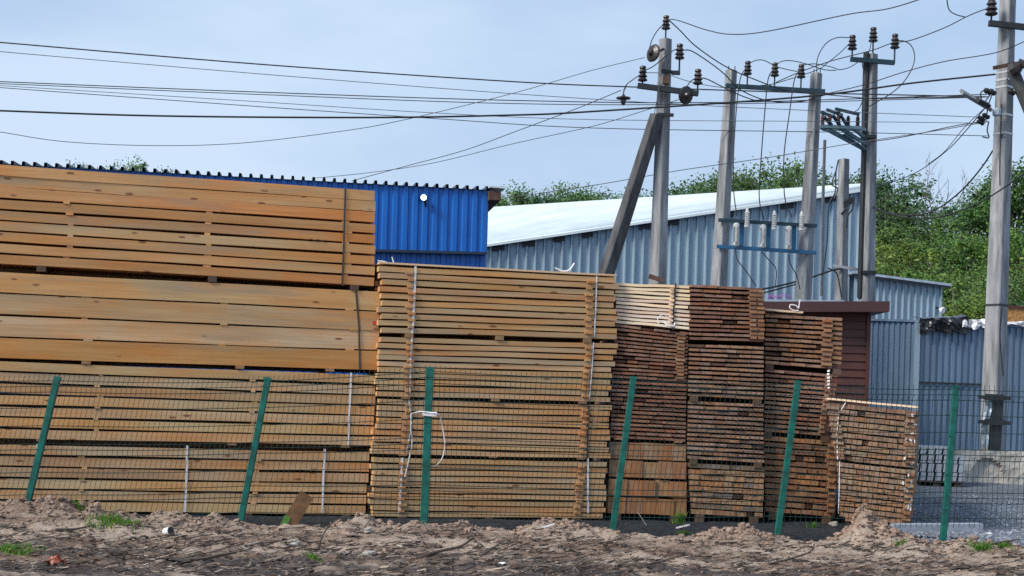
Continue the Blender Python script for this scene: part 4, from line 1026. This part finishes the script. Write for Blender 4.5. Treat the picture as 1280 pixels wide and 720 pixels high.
wire('big round loop from the right crossarm insulator down to the switch', [(1119, 52), (1128, 51), (1138, 56), (1143, 68), (1141, 83), (1130, 102), (1115, 116), (1097, 127), (1078, 138)], 26.3, 26, .010, name='jumper_wire')
wire('long jumper from the top insulator of the grey pole to the switch', [(1085, 64), (1078, 75), (1080, 90), (1084, 95), (1080, 120), (1074, 135), (1068, 140)], 26.3, 26, .009, name='jumper_wire')
wire('line from the tall right pole insulator down to the grey pole crossarm', [(1236, 10), (1222, 15), (1206, 22), (1180, 35), (1140, 50), (1115, 54), (1090, 63), (1040, 76), (1000, 90), (970, 103)], 23.4, 25, .009)
wire('wire hook dropping from the upper right picture edge to the line', [(1183, -8), (1185, 8), (1189, 15), (1197, 19), (1206, 21)], 22, 23.6, .009)
wire('line from the switch rising past the tall right pole', [(1030, 118), (1080, 106), (1130, 90), (1180, 77), (1244, 66), (1285, 50)], 25.5, 22, .008)
wire('black line from the tall right pole to the square pole crossbar', [(1236, 121), (1150, 122), (1090, 123), (1030, 118), (985, 115)], 23.5, 25, .010)
wire('twin black wire drooping over the trees to the tall right pole, upper one', [(1253, 168), (1243, 185), (1225, 212), (1200, 240), (1170, 262), (1145, 269), (1110, 266), (1090, 257)], 23.4, 26.5, .014)
wire('twin black wire drooping over the trees past the tall right pole, lower one', [(1290, 210), (1250, 238), (1215, 258), (1170, 272), (1135, 272), (1105, 265), (1090, 258)], 22, 26.5, .013)
wire('thin wire drooping from the street lamp to the hall gable', [(1232, 134), (1212, 158), (1185, 187), (1150, 213), (1120, 226), (1096, 233)], 23.4, 35, .010)
wire('thin wire from the street lamp down to the grey pole', [(1230, 136), (1205, 160), (1180, 190), (1160, 205)], 23.4, 30, .007)
wire('thin pair line running from the tall right pole low over the trees', [(1234, 151), (1190, 158), (1130, 171), (1090, 177)], 23.4, 26.4, .008)

# ------------------------------------------------------------------ trees
def rot_mesh_leaves(rs, centers, radii, npc, size):
    C, N = [], []
    for c, r in zip(centers, radii):
        k = max(8, int(npc * (r ** 2)))
        d = rs.normal(size=(k, 3)); d /= np.linalg.norm(d, axis=1)[:, None]
        rad = r * np.minimum(np.abs(rs.normal(size=k)) * 0.72, 1.05 + 0.25 * rs.random(k))
        C.append(c + d * rad[:, None] * np.array([1, 1, 0.85])); N.append(0.55 * d + np.array([0, 0, 0.65]) + 0.35 * rs.normal(size=(k, 3)))
    C = np.concatenate(C); N = np.concatenate(N); n = len(C)
    a = rs.normal(size=(n, 3)); a /= np.linalg.norm(a, axis=1)[:, None]
    b = np.cross(a, rs.normal(size=(n, 3))); b /= np.linalg.norm(b, axis=1)[:, None]
    s = size * rs.uniform(0.6, 1.4, n)[:, None]
    v = np.stack([C - a * s, C - b * s * 0.55, C + a * s, C + b * s * 0.55], 1).reshape(-1, 3)
    N /= np.linalg.norm(N, axis=1)[:, None]
    return v, [tuple(range(4 * i, 4 * i + 4)) for i in range(n)], np.repeat(N, 4, axis=0)

def tree_meshes(seed, H, W, kind):
    rs = np.random.RandomState(seed); r_ = random.Random(seed)
    tr = MB(); tr.tube([(0, 0, -0.3), (0.1, 0, H * .3), (-.05, .1, H * .6), (0, 0, H * .95)], H * .018, 7, 0, .02)
    cs, rad = [], []
    N = 50 if kind != 'bush' else 44
    for i in range(N):
        t = (i + r_.random()) / N
        z0 = .22 if kind == 'tall' else .08
        z = H * (z0 + (0.95 - z0) * t)
        env = math.sin(math.pi * min(1, (0.12 + 0.82 * t))) ** .7 if kind != 'tall' else (0.35 + 0.75 * math.sin(math.pi * (.15 + .85 * t)))
        a = r_.random() * 6.28; rr = W * env * math.sqrt(r_.random()) * .9
        p = np.array([math.cos(a) * rr, math.sin(a) * rr, z]); cs.append(p); rad.append(W * r_.uniform(.18, .36))
        s0 = Vector((0, 0, z * .72)); tr.tube([s0, s0.lerp(Vector(p), .55) + Vector((0, 0, .1)), Vector(p)], H * .005, 5, 0, .012)
    v, f, N_ = rot_mesh_leaves(rs, cs, rad, 620 / (W / 2.2) ** 1.0, 0.066)
    return (v, f, N_), tr
PROTO = []
for i, (H, W, k) in enumerate(((10, 2.3, 'tall'), (11, 2.0, 'tall'), (9, 2.8, 'round'), (8, 3.0, 'bush'), (9.5, 2.5, 'round'), (7, 2.8, 'bush'))):
    (v, f, N_), tr = tree_meshes(100 + i, H, W, k)
    me = bpy.data.meshes.new('crown'); me.from_pydata(v.tolist(), [], f); me.materials.append(LEAF); me.polygons.foreach_set('use_smooth', [True] * len(f)); me.update(); me.normals_split_custom_set_from_vertices(N_.tolist())
    mt = bpy.data.meshes.new('trunk'); mt.from_pydata(tr.v, [], tr.f); mt.materials.append(BARK); mt.update()
    PROTO.append((H, k, me, mt))
GRN = [(0.17, 0.32, 0.10), (0.15, 0.29, 0.105), (0.12, 0.25, 0.11), (0.215, 0.355, 0.10), (0.105, 0.225, 0.115)]
ntree = [0]
def tree(px, py, Y, k, ci, label, name='broadleaf_tree', wide=1.0, group='trees on the slope behind the yard'):
    H, kind, me, mt = PROTO[k]
    top = at(px, py, Y); z0 = gz(top.x, Y); h = top.z - z0
    s = h / (H * 1.02)
    ntree[0] += 1
    o = thing(name, (top.x, Y, z0), label, 'tree', group)
    sw_ = s * wide
    for nm, dat in (('crown', me), ('trunk', mt)):
        c = bpy.data.objects.new(nm, dat); col.objects.link(c); c.parent = o
        c.scale = (sw_, sw_, s); c.rotation_euler = (0, 0, rnd.uniform(0, 6.28))
        if nm == 'crown': c.color = (*[x * rnd.uniform(.9, 1.1) for x in GRN[ci]], 1)
    return o
# small crowns peeping over the blue roof
for px, py, l in ((108, 191, 'rounded green crown peeping over the blue roof, leftmost of the group'), (141, 193, 'low green crown peeping over the blue roof between two others'), (177, 186, 'tallest thin crown peeping over the blue roof at the left'), (196, 200, 'small sparse crown peeping over the blue roof, right of the tallest'), (40, 200, 'faint crown top barely showing over the left end of the roof')):
    tree(px, py, 75, rnd.choice((0, 1)), rnd.choice((1, 2, 4)), l, wide=.75, group='tree tops above the blue shed')
backs = [(628, 238), (652, 224), (672, 232), (694, 236), (716, 224), (735, 234), (748, 231), (772, 238), (795, 233), (815, 236), (846, 236), (872, 216), (893, 205), (908, 210), (928, 200), (950, 226), (968, 232), (985, 196), (998, 190), (1022, 222), (1045, 214), (1072, 206), (1094, 208), (1108, 224)]
for i, (px, py) in enumerate(backs):
    where = 'left of the leaning strut' if px < 770 else 'left of the fuse frame' if px < 900 else 'behind the fuse frame poles' if px < 1030 else 'behind the grey pole'
    nth = ['first', 'second', 'third', 'fourth', 'fifth', 'sixth', 'seventh', 'eighth', 'ninth', 'tenth'][sum(1 for q_ in backs[:i] if (q_[0] < 770, q_[0] < 900, q_[0] < 1030) == (px < 770, px < 900, px < 1030))]
    tree(px, py, 78 + 10 * rnd.random(), (2, 4, 3)[i % 3] if i % 2 else (2, 4, 0)[i % 3], rnd.choice((0, 1, 2, 2, 4)), f'{nth} crown from left over the white roof, {where}', wide=.98)
for i in range(22):
    px = 612 + i * 23.5 + rnd.uniform(-7, 7)
    place = ['just right of the blue shed', 'left of the leaning strut', 'around the braced pole', 'left of the fuse frame', 'inside the fuse frame', 'behind the grey pole'][0 if px < 680 else 1 if px < 770 else 2 if px < 860 else 3 if px < 905 else 4 if px < 1015 else 5]
    cntb = globals().setdefault('CB', {}); cntb[place] = cntb.get(place, 0) + 1
    tree(px, 244 - 0.022 * (px - 612) + rnd.uniform(-6, 5) - (12 if px > 870 else 0), 96 + 8 * rnd.random(), rnd.choice((2, 3, 4)), rnd.choice((1, 2, 2, 4)), f"{['first', 'second', 'third', 'fourth', 'fifth', 'sixth'][cntb[place] - 1]} low far crown {place}, in the rear row", wide=1.35)
mids = [(1130, 240, 80, 1, 2), (1168, 262, 76, 2, 1), (1205, 246, 82, 4, 4), (1222, 218, 84, 0, 2), (1246, 210, 84, 1, 4), (1268, 188, 80, 0, 1), (1294, 196, 80, 2, 2),
        (1108, 272, 66, 4, 0), (1140, 290, 64, 2, 3), (1178, 288, 66, 3, 1), (1216, 284, 64, 4, 0), (1252, 276, 66, 2, 3), (1288, 280, 64, 4, 1),
        (1098, 318, 56, 5, 3), (1124, 326, 54, 3, 1), (1160, 332, 55, 5, 3), (1192, 338, 52, 3, 0), (1226, 330, 54, 5, 0), (1262, 334, 52, 3, 1), (1292, 330, 54, 5, 3),
        (1196, 368, 46, 5, 1), (1222, 366, 45, 3, 3), (1262, 360, 46, 5, 2)]
ROWN = {0: 'back', 1: 'second', 2: 'third', 3: 'front'}
cnt = {}
for px, py, Y, k, ci in mids:
    row = 0 if Y > 70 else 1 if Y > 60 else 2 if Y > 50 else 3
    cnt[row] = cnt.get(row, 0) + 1
    nth = ['first', 'second', 'third', 'fourth', 'fifth', 'sixth', 'seventh', 'eighth'][cnt[row] - 1]
    shade = 'yellow-green' if ci == 3 else 'bluish dark green' if ci in (2, 4) else 'fresh green'
    tree(px, py, Y, k, ci, f'{shade} tree right of the hall, {nth} from left in the {ROWN[row]} row', name='bushy_tree' if k in (3, 5) else 'broadleaf_tree', wide=1.15)
# leafless trees
def bare_tree(px, py, Y, seed, label):
    r_ = random.Random(seed); top = at(px, py, Y); z0 = gz(top.x, Y); H = top.z - z0
    m = MB(); b0 = Vector((top.x, Y, z0))
    def grow(p, d, L, r, lev):
        q_ = p + d * L; mid_ = p.lerp(q_, .5) + Vector((r_.uniform(-.1, .1), r_.uniform(-.1, .1), 0)) * L * .2
        m.tube([p, mid_, q_], r, 4 if lev > 1 else 6, 0, r * .55)
        if lev >= 4: return
        for i in range(4 if lev == 0 else 3):
            t = r_.uniform(.45, 1); s = p.lerp(q_, t)
            nd_ = (d + Vector((r_.uniform(-.7, .7), r_.uniform(-.7, .7), r_.uniform(.0, .5)))).normalized()
            grow(s, nd_, L * r_.uniform(.40, .62), r * .5, lev + 1)
    grow(b0, Vector((r_.uniform(-.05, .05), 0, 1)), H * .55, .12, 0)
    o = m.build('bare_tree', plain('bare_bark', (.12, .11, .11), .9), loc=b0)
    return tag(o, label, 'tree', 'leafless trees over the slope')
bare_tree(1137, 186, 88, 3, 'tall leafless grey tree above the wood, nearest the grey pole')
bare_tree(1163, 203, 88, 4, 'leafless grey tree above the wood, middle of the three bare ones')
bare_tree(1189, 222, 86, 9, 'smallest leafless tree above the wood, nearest the tall right pole')

# ------------------------------------------------------------------ litter on the soil
def onground(px, py):
    r = ray(px, py); c = Vector((0, 0, CAMZ)); t = 9.0
    while t < 40:
        p = c + r * t
        if p.z <= gz(p.x, p.y): return p
        t += 0.02
    return c + r * 15
def blob(mb, p, rx, ry, rz, seed, n=9, mi=0):
    """rough clod or stone"""
    v, f = [], []; k = 6
    for i in range(k + 1):
        th = math.pi * i / k
        for j in range(n):
            ph = 2 * math.pi * j / n
            d = Vector((math.sin(th) * math.cos(ph), math.sin(th) * math.sin(ph), math.cos(th)))
            s = 1 + 0.6 * mnoise.noise(d * 1.6 + Vector((seed * 3.1, seed, 0))) + .4 * mnoise.noise(d * 4 + Vector((seed, 0, 7)))
            v.append(Vector(p) + Vector((d.x * rx, d.y * ry, d.z * rz)) * s)
    for i in range(k):
        for j in range(n): f.append((i * n + j, (i + 1) * n + j, (i + 1) * n + (j + 1) % n, i * n + (j + 1) % n))
    mb.add(v, f, mi)
cl = MB()
for i in range(3000):
    y = 10.8 + 4.45 * rnd.random() ** .7; x = rnd.uniform(-.38, .38) * y
    if y > 14.3 or rnd.random() < .45:
        s = rnd.choice((.006, .008, .010, .013, .020)) * rnd.uniform(.7, 1.4) * (1.2 if y > 14.4 else .8)
        blob(cl, (x, y, gz(x, y) + s * .2), s * rnd.uniform(.8, 1.6), s * rnd.uniform(.8, 1.3), s * rnd.uniform(.5, .9), i, 6)
for mx, my, sx, sy, h in MO:
    for i in range(int(160 * h / .12)):
        x, y = mx + rnd.gauss(0, sx * .55), my + rnd.gauss(0, sy * .5)
        if y > 15.4: continue
        s = rnd.uniform(.007, .022) * (1 if rnd.random() > .10 else 2.0)
        blob(cl, (x, y, gz(x, y) + s * .25), s * rnd.uniform(.8, 1.4), s, s * rnd.uniform(.6, 1), i + 7000, 7)
tag(cl.build('soil_clods', CLOD), 'loose brown soil clods scattered over the bare ground', 'soil clods', kind='stuff')
tl_ = MB()
TW = [plain('twig_dark', (.035, .027, .024), .9), plain('twig_grey', (.14, .12, .105), .9), plain('bark_chip', (.085, .055, .04), .9), plain('pale_chip', (.40, .33, .27), .9)]
for i in range(11000):
    y = 10.7 + 4.2 * rnd.random() ** .85; x = rnd.uniform(-.38, .38) * y
    if fbm(x * .8, y * 2.5, 6.0) < -.05 and rnd.random() < .75: continue
    L = rnd.uniform(.03, .16) * (1 if rnd.random() > .07 else 2.2); a = rnd.gauss(0, .7); z = gz(x, y)
    d = Vector((math.cos(a), math.sin(a), rnd.uniform(-.05, .28))); p = Vector((x, y, z + .004)); mi = rnd.choice((0, 0, 0, 1, 2, 2, 3 if rnd.random() < .4 else 0))
    if rnd.random() < .6: tl_.tube([p, p + d * L], rnd.uniform(.002, .005), 4, mi)
    else: tl_.frame_box(p, d * L * .6, Vector((-d.y, d.x, rnd.uniform(-.3, .3))) * rnd.uniform(.008, .025), (0, 0, .006), mi)
tag(tl_.build('twig_litter', TW), 'dark twigs and bark chips strewn over the wheel tracks', 'twig litter', kind='stuff')
gp = MB()   # loose gravel on the yard
for i in range(1800):
    y = rnd.uniform(15.7, 21); x = rnd.uniform(4.7, 8.4)
    s = rnd.uniform(.010, .024); blob(gp, (x, y, gz(x, y) + s * .3), s, s, s * .7, i, 5)
tag(gp.build('loose_gravel', plain('gravel_stone', (.24, .27, .32), .9, 0, .5, 9)), 'loose blue-grey gravel on the yard behind the fence', 'gravel', kind='stuff')

STK = [(((398, 688), (404, 668), (418, 652), (436, 644)), .009, 'thin bent twig rising from the soil right of the leaning plank end'),
       (((455, 663), (462, 650), (470, 643)), .006, 'short thin twig standing near the foot of the second stack'),
       (((520, 700), (545, 690), (575, 683), (592, 672)), .018, 'dark branch lying left of centre in the foreground') ,
       (((235, 703), (255, 698), (280, 693), (296, 690)), .022, 'dark bark-covered branch in the left foreground'),
       (((600, 697), (612, 688), (626, 678)), .012, 'slanting dark stick in the middle foreground'),
       (((1080, 696), (1090, 692), (1100, 683)), .010, 'short dark stick pointing up right of centre foreground'),
       (((1252, 698), (1264, 710), (1278, 724)), .016, 'dark stick at the lower right picture corner'),
       (((1235, 683), (1248, 678), (1275, 674)), .012, 'dark branch beside the grass at the right'),
       (((848, 676), (865, 682), (885, 694)), .010, 'long thin stick in the soil below the thick beams'),
       (((70, 664), (95, 661), (118, 656)), .016, 'half-buried root on the left soil mound'),
       (((960, 706), (985, 699), (1012, 690), (1018, 680)), .012, 'crooked dark stick below the third-last fence post')]
for pts, r, l in STK:
    P = []
    for i, (x, y) in enumerate(pts):
        if i == 0: q_ = onground(x, y); Y = q_.y
        p = at(x, y, Y); zz = gz(p.x, p.y); p.z = max(p.z, zz + r * .5); P.append(p)
    m = MB(); m.tube(smooth_path(P, 5), r, 6, 0, r * .5)
    tag(m.build('dead_stick', STICK, loc=P[0]), l, 'stick', 'dead sticks on the soil')
def slab_stick(pa, pb, w, mat, label, name, Y=None):
    a = onground(*pa); b_ = at(*pb, a.y); m = MB(); m.beam(a + nz * .01, b_ + nz * .01, w, w * .5)
    tag(m.build(name, mat, loc=a), label, 'wood scrap', None)
slab_stick((677, 661), (693, 656), .03, WHITE, 'pale peeled stick lying at the foot of the fourth fence post', 'peeled_stick')
slab_stick((845, 661), (862, 657), .03, WHITE, 'pale peeled stick beside the green tuft below the beams', 'peeled_stick')
slab_stick((808, 658), (797, 641), .022, plain('grey_stick', (.3, .27, .25), .9), 'grey broken stick standing upright below the beams', 'broken_stick')
# leaning plank end with moss
a = at(358, 660, 15.25); b_ = at(384, 618, 15.32)
pk = thing('plank_end', a, 'brown broken plank end leaning by the fence with mossy green base', 'plank')
m = MB(); m.beam(a - (b_ - a) * .15, b_, .16, .045, (0.2, -1, .1)); o = m.build('plank', plain('rotten_plank', (.15, .075, .032), .85, 0, .4, 10), pk)
m = MB(); m.beam(a + Vector((-.04, -.045, -.02)), a.lerp(b_, .35) + Vector((-.06, -.03, 0)), .07, .02, (0.2, -1, .1)); m.build('moss', plain('moss', (.06, .18, .03), .9, 0, .4, 30), pk)
# litter
p = onground(210, 671)
can = thing('drink_can', p, 'crushed white and dark drink can lying on the soil at the left', 'can')
m = MB(); ax = Vector((.75, -.55, .25)).normalized(); m.lathe(p + Vector((-.03, 0, .045)), ax, [(.03, 0), (.042, .006), (.044, .02), (.040, .05), (.044, .08), (.043, .085)], 14); m.build('can_body', WHITE, can)
m = MB(); m.lathe(p + Vector((-.03, 0, .045)) + ax * .0855, ax, [(.042, 0), (.036, .008), (.0, .004)], 14); m.build('can_end', STEEL, can)
m = MB(); m.frame_box(p + Vector((-.015, -.047, .035)), (.03, -.02, .01), (.0, .0, .03), (0, .004, 0)); m.build('printed_mark', INK, can)
p = onground(70, 706); m = MB(); n = 9; v = []
for j in range(n):
    for i in range(n):
        s, t = i / (n - 1) - .5, j / (n - 1) - .5
        v.append(p + Vector((s * .14 + .02 * fbm(t * 8, s * 5, 1), t * .10 + .02 * fbm(s * 7, t * 5, 9), .035 + .04 * math.cos(s * 5) * math.cos(t * 4) + .045 * fbm(s * 12, t * 12, 4))))
m.add(v, [(j * n + i, j * n + i + 1, (j + 1) * n + i + 1, (j + 1) * n + i) for j in range(n - 1) for i in range(n - 1)])
o = m.build('crumpled_wrapper', ORANGE, loc=p); o.modifiers.new('thickness', 'SOLIDIFY').thickness = .003
tag(o, 'crumpled orange wrapper lying on the soil at the lower left', 'wrapper')
for px_, py_, s, l, mt_ in ((463, 694, .06, 'grey stone in the middle foreground', STONE), (367, 682, .07, 'pale flat stone left of the centre foreground', STONE), (1042, 657, .07, 'pale stone below the rusty orange bundle', STONE), (435, 670, .10, 'sandy lump by the fence left of the third post', CLOD), (460, 665, .06, 'grey lump by the fence beside the sandy lump', STONE), (628, 705, .03, 'tiny white scrap in the middle foreground', WHITE), (1236, 668, .04, 'flat white scrap under the right end of the fence', WHITE), (488, 690, .04, 'dark stone in the middle foreground', STICK)):
    p = onground(px_, py_); m = MB(); blob(m, p + nz * s * .25, s, s * .7, s * (.55 if s > .04 else .3), px_, 10)
    tag(m.build('paper_scrap' if mt_ is WHITE else 'stone', mt_, loc=p), l, 'scrap' if mt_ is WHITE else 'stone')
for i in range(26):
    y = rnd.uniform(11.7, 14.2); x = rnd.uniform(-.35, .35) * y; p = Vector((x, y, gz(x, y))); m = MB()
    L, w_ = rnd.uniform(.08, .26), rnd.uniform(.025, .06); a_ = rnd.gauss(0, .6); n = 5; v = []
    for k in range(n + 1):
        t = k / n; c = p + Vector((math.cos(a_), math.sin(a_), 0)) * L * (t - .5); c.z = gz(c.x, c.y) + .012 + .018 * math.sin(t * 3.1) * rnd.uniform(.3, 1.2)
        sd_ = Vector((-math.sin(a_), math.cos(a_), 0)) * w_ * (.35 + rnd.uniform(.3, .7) * math.sin(math.pi * (.1 + .8 * t)))
        v += [c - sd_, c - sd_ * .2 + nz * .016, c + sd_ * .5 + nz * .010, c + sd_ - nz * .006]
    f = [(4 * k + q_, 4 * k + q_ + 1, 4 * k + q_ + 5, 4 * k + q_ + 4) for k in range(n) for q_ in range(3)]
    f += [(4 * k + 3, 4 * k, 4 * k + 4, 4 * k + 7) for k in range(n)] + [(0, 3, 2, 1), (4 * n, 4 * n + 1, 4 * n + 2, 4 * n + 3)]
    m.add(v, f); tag(m.build('bark_scrap', TW[rnd.choice((0, 0, 2, 1))], loc=p), 'small torn bark scrap lying in the foreground wheel tracks', 'bark scrap', 'bark scraps in the wheel tracks')
def tuft(px, py, w, h, nb, label):
    p = onground(px, py); m = MB()
    for i in range(nb):
        x, y = p.x + rnd.gauss(0, w * .45), p.y + rnd.gauss(0, w * .25); z = gz(x, y) - .005
        a, l = rnd.uniform(0, 6.28), h * rnd.uniform(.5, 1.2); lean = rnd.uniform(.1, .6)
        d = Vector((math.cos(a) * lean, math.sin(a) * lean, 1)).normalized(); s = Vector((-math.sin(a), math.cos(a), 0)) * .005
        b0 = Vector((x, y, z)); mid_ = b0 + d * l * .6; tip = b0 + d * l + Vector((math.cos(a), math.sin(a), -.2)) * l * .25
        m.add([b0 - s, b0 + s, mid_ + s * .7, mid_ - s * .7, tip], [(0, 1, 2, 3), (3, 2, 4)])
    o = m.build('grass_tuft', GRASS, loc=p); o.color = (.10, .26, .03, 1)
    tag(o, label, 'grass tuft', 'grass tufts on the soil')
tuft(142, 653, .30, .07, 420, 'largest bright green tuft on the left soil mound')
tuft(98, 634, .09, .06, 90, 'small green tuft high on the left soil mound')
tuft(17, 690, .22, .06, 260, 'low green tuft at the left picture edge')
tuft(392, 699, .10, .06, 60, 'small sparse green tuft left of the centre foreground')
tuft(848, 655, .07, .20, 60, 'tall thin green tuft below the lowest bundle beside the beams')
tuft(856, 667, .10, .05, 60, 'low green tuft in the soil under the beams')
tuft(1016, 660, .05, .09, 40, 'small green tuft under the rusty orange bundle')
tuft(1124, 680, .08, .05, 60, 'faint green tuft right of the soil heap')
tuft(1226, 688, .14, .09, 140, 'green tuft at the right foreground')
tuft(1255, 684, .10, .07, 80, 'green tuft next to the dark branch at the far right')
# pen scribble on a board of the top-left bundle
sb = MB(); sb.tube(smooth_path([PL1.hit(x, y, -.014) for x, y in ((384, 300), (389, 298.5), (393, 301), (397, 299), (402, 301.5), (406, 299.5))], 5), .003, 4)
sb.build('pen_mark', INK, [o for o in col.objects if o.name.startswith('lumber_bundle') and o.type == 'EMPTY'][0])

# ------------------------------------------------------------------ light
SUN_EL, SUN_AZ = 40, 242          # compass-like: from the left behind the camera
w = bpy.data.worlds.new('World'); sc.world = w; w.use_nodes = True
nt = w.node_tree; bg = nt.nodes['Background']
sky = nt.nodes.new('ShaderNodeTexSky'); sky.sky_type = 'NISHITA'; sky.sun_disc = False
sky.sun_elevation = R(SUN_EL); sky.sun_rotation = R(SUN_AZ); sky.air_density = 1.2; sky.dust_density = 2.0; sky.ozone_density = 2.0
tc = nt.nodes.new('ShaderNodeTexCoord'); mp = nt.nodes.new('ShaderNodeMapping'); mp.inputs['Scale'].default_value = (1.5, 1.5, 4.5)
nt.links.new(tc.outputs['Generated'], mp.inputs[0])
cn = noise(nt, mp.outputs[0], 1.25, 6, 0.52)
cloud = mixc(nt, ramp(nt, cn, 0.34, 0.64), (3.0, 4.4, 6.6), (5.4, 6.65, 8.3))
skyc = mixc(nt, 0.90, sky.outputs[0], cloud)
nt.links.new(skyc, bg.inputs['Color']); bg.inputs['Strength'].default_value = 0.108
sd = bpy.data.lights.new('sun', 'SUN'); sd.energy = 3.9; sd.angle = R(20); sd.color = (1.0, 0.93, 0.82)
so = bpy.data.objects.new('sun', sd); col.objects.link(so)
az = R(SUN_AZ); dirv = Vector((math.sin(az) * math.cos(R(SUN_EL)), math.cos(az) * math.cos(R(SUN_EL)), math.sin(R(SUN_EL))))
so.rotation_euler = dirv.to_track_quat('Z', 'Y').to_euler()

for o in col.objects:
    if 'at' in o: del o['at']
sc.render.engine = 'CYCLES'
sc.cycles.max_bounces = 6; sc.cycles.use_denoising = False
sc.view_settings.view_transform = 'Standard'; sc.view_settings.look = 'None'; sc.view_settings.gamma = 1; sc.view_settings.exposure = 0.2
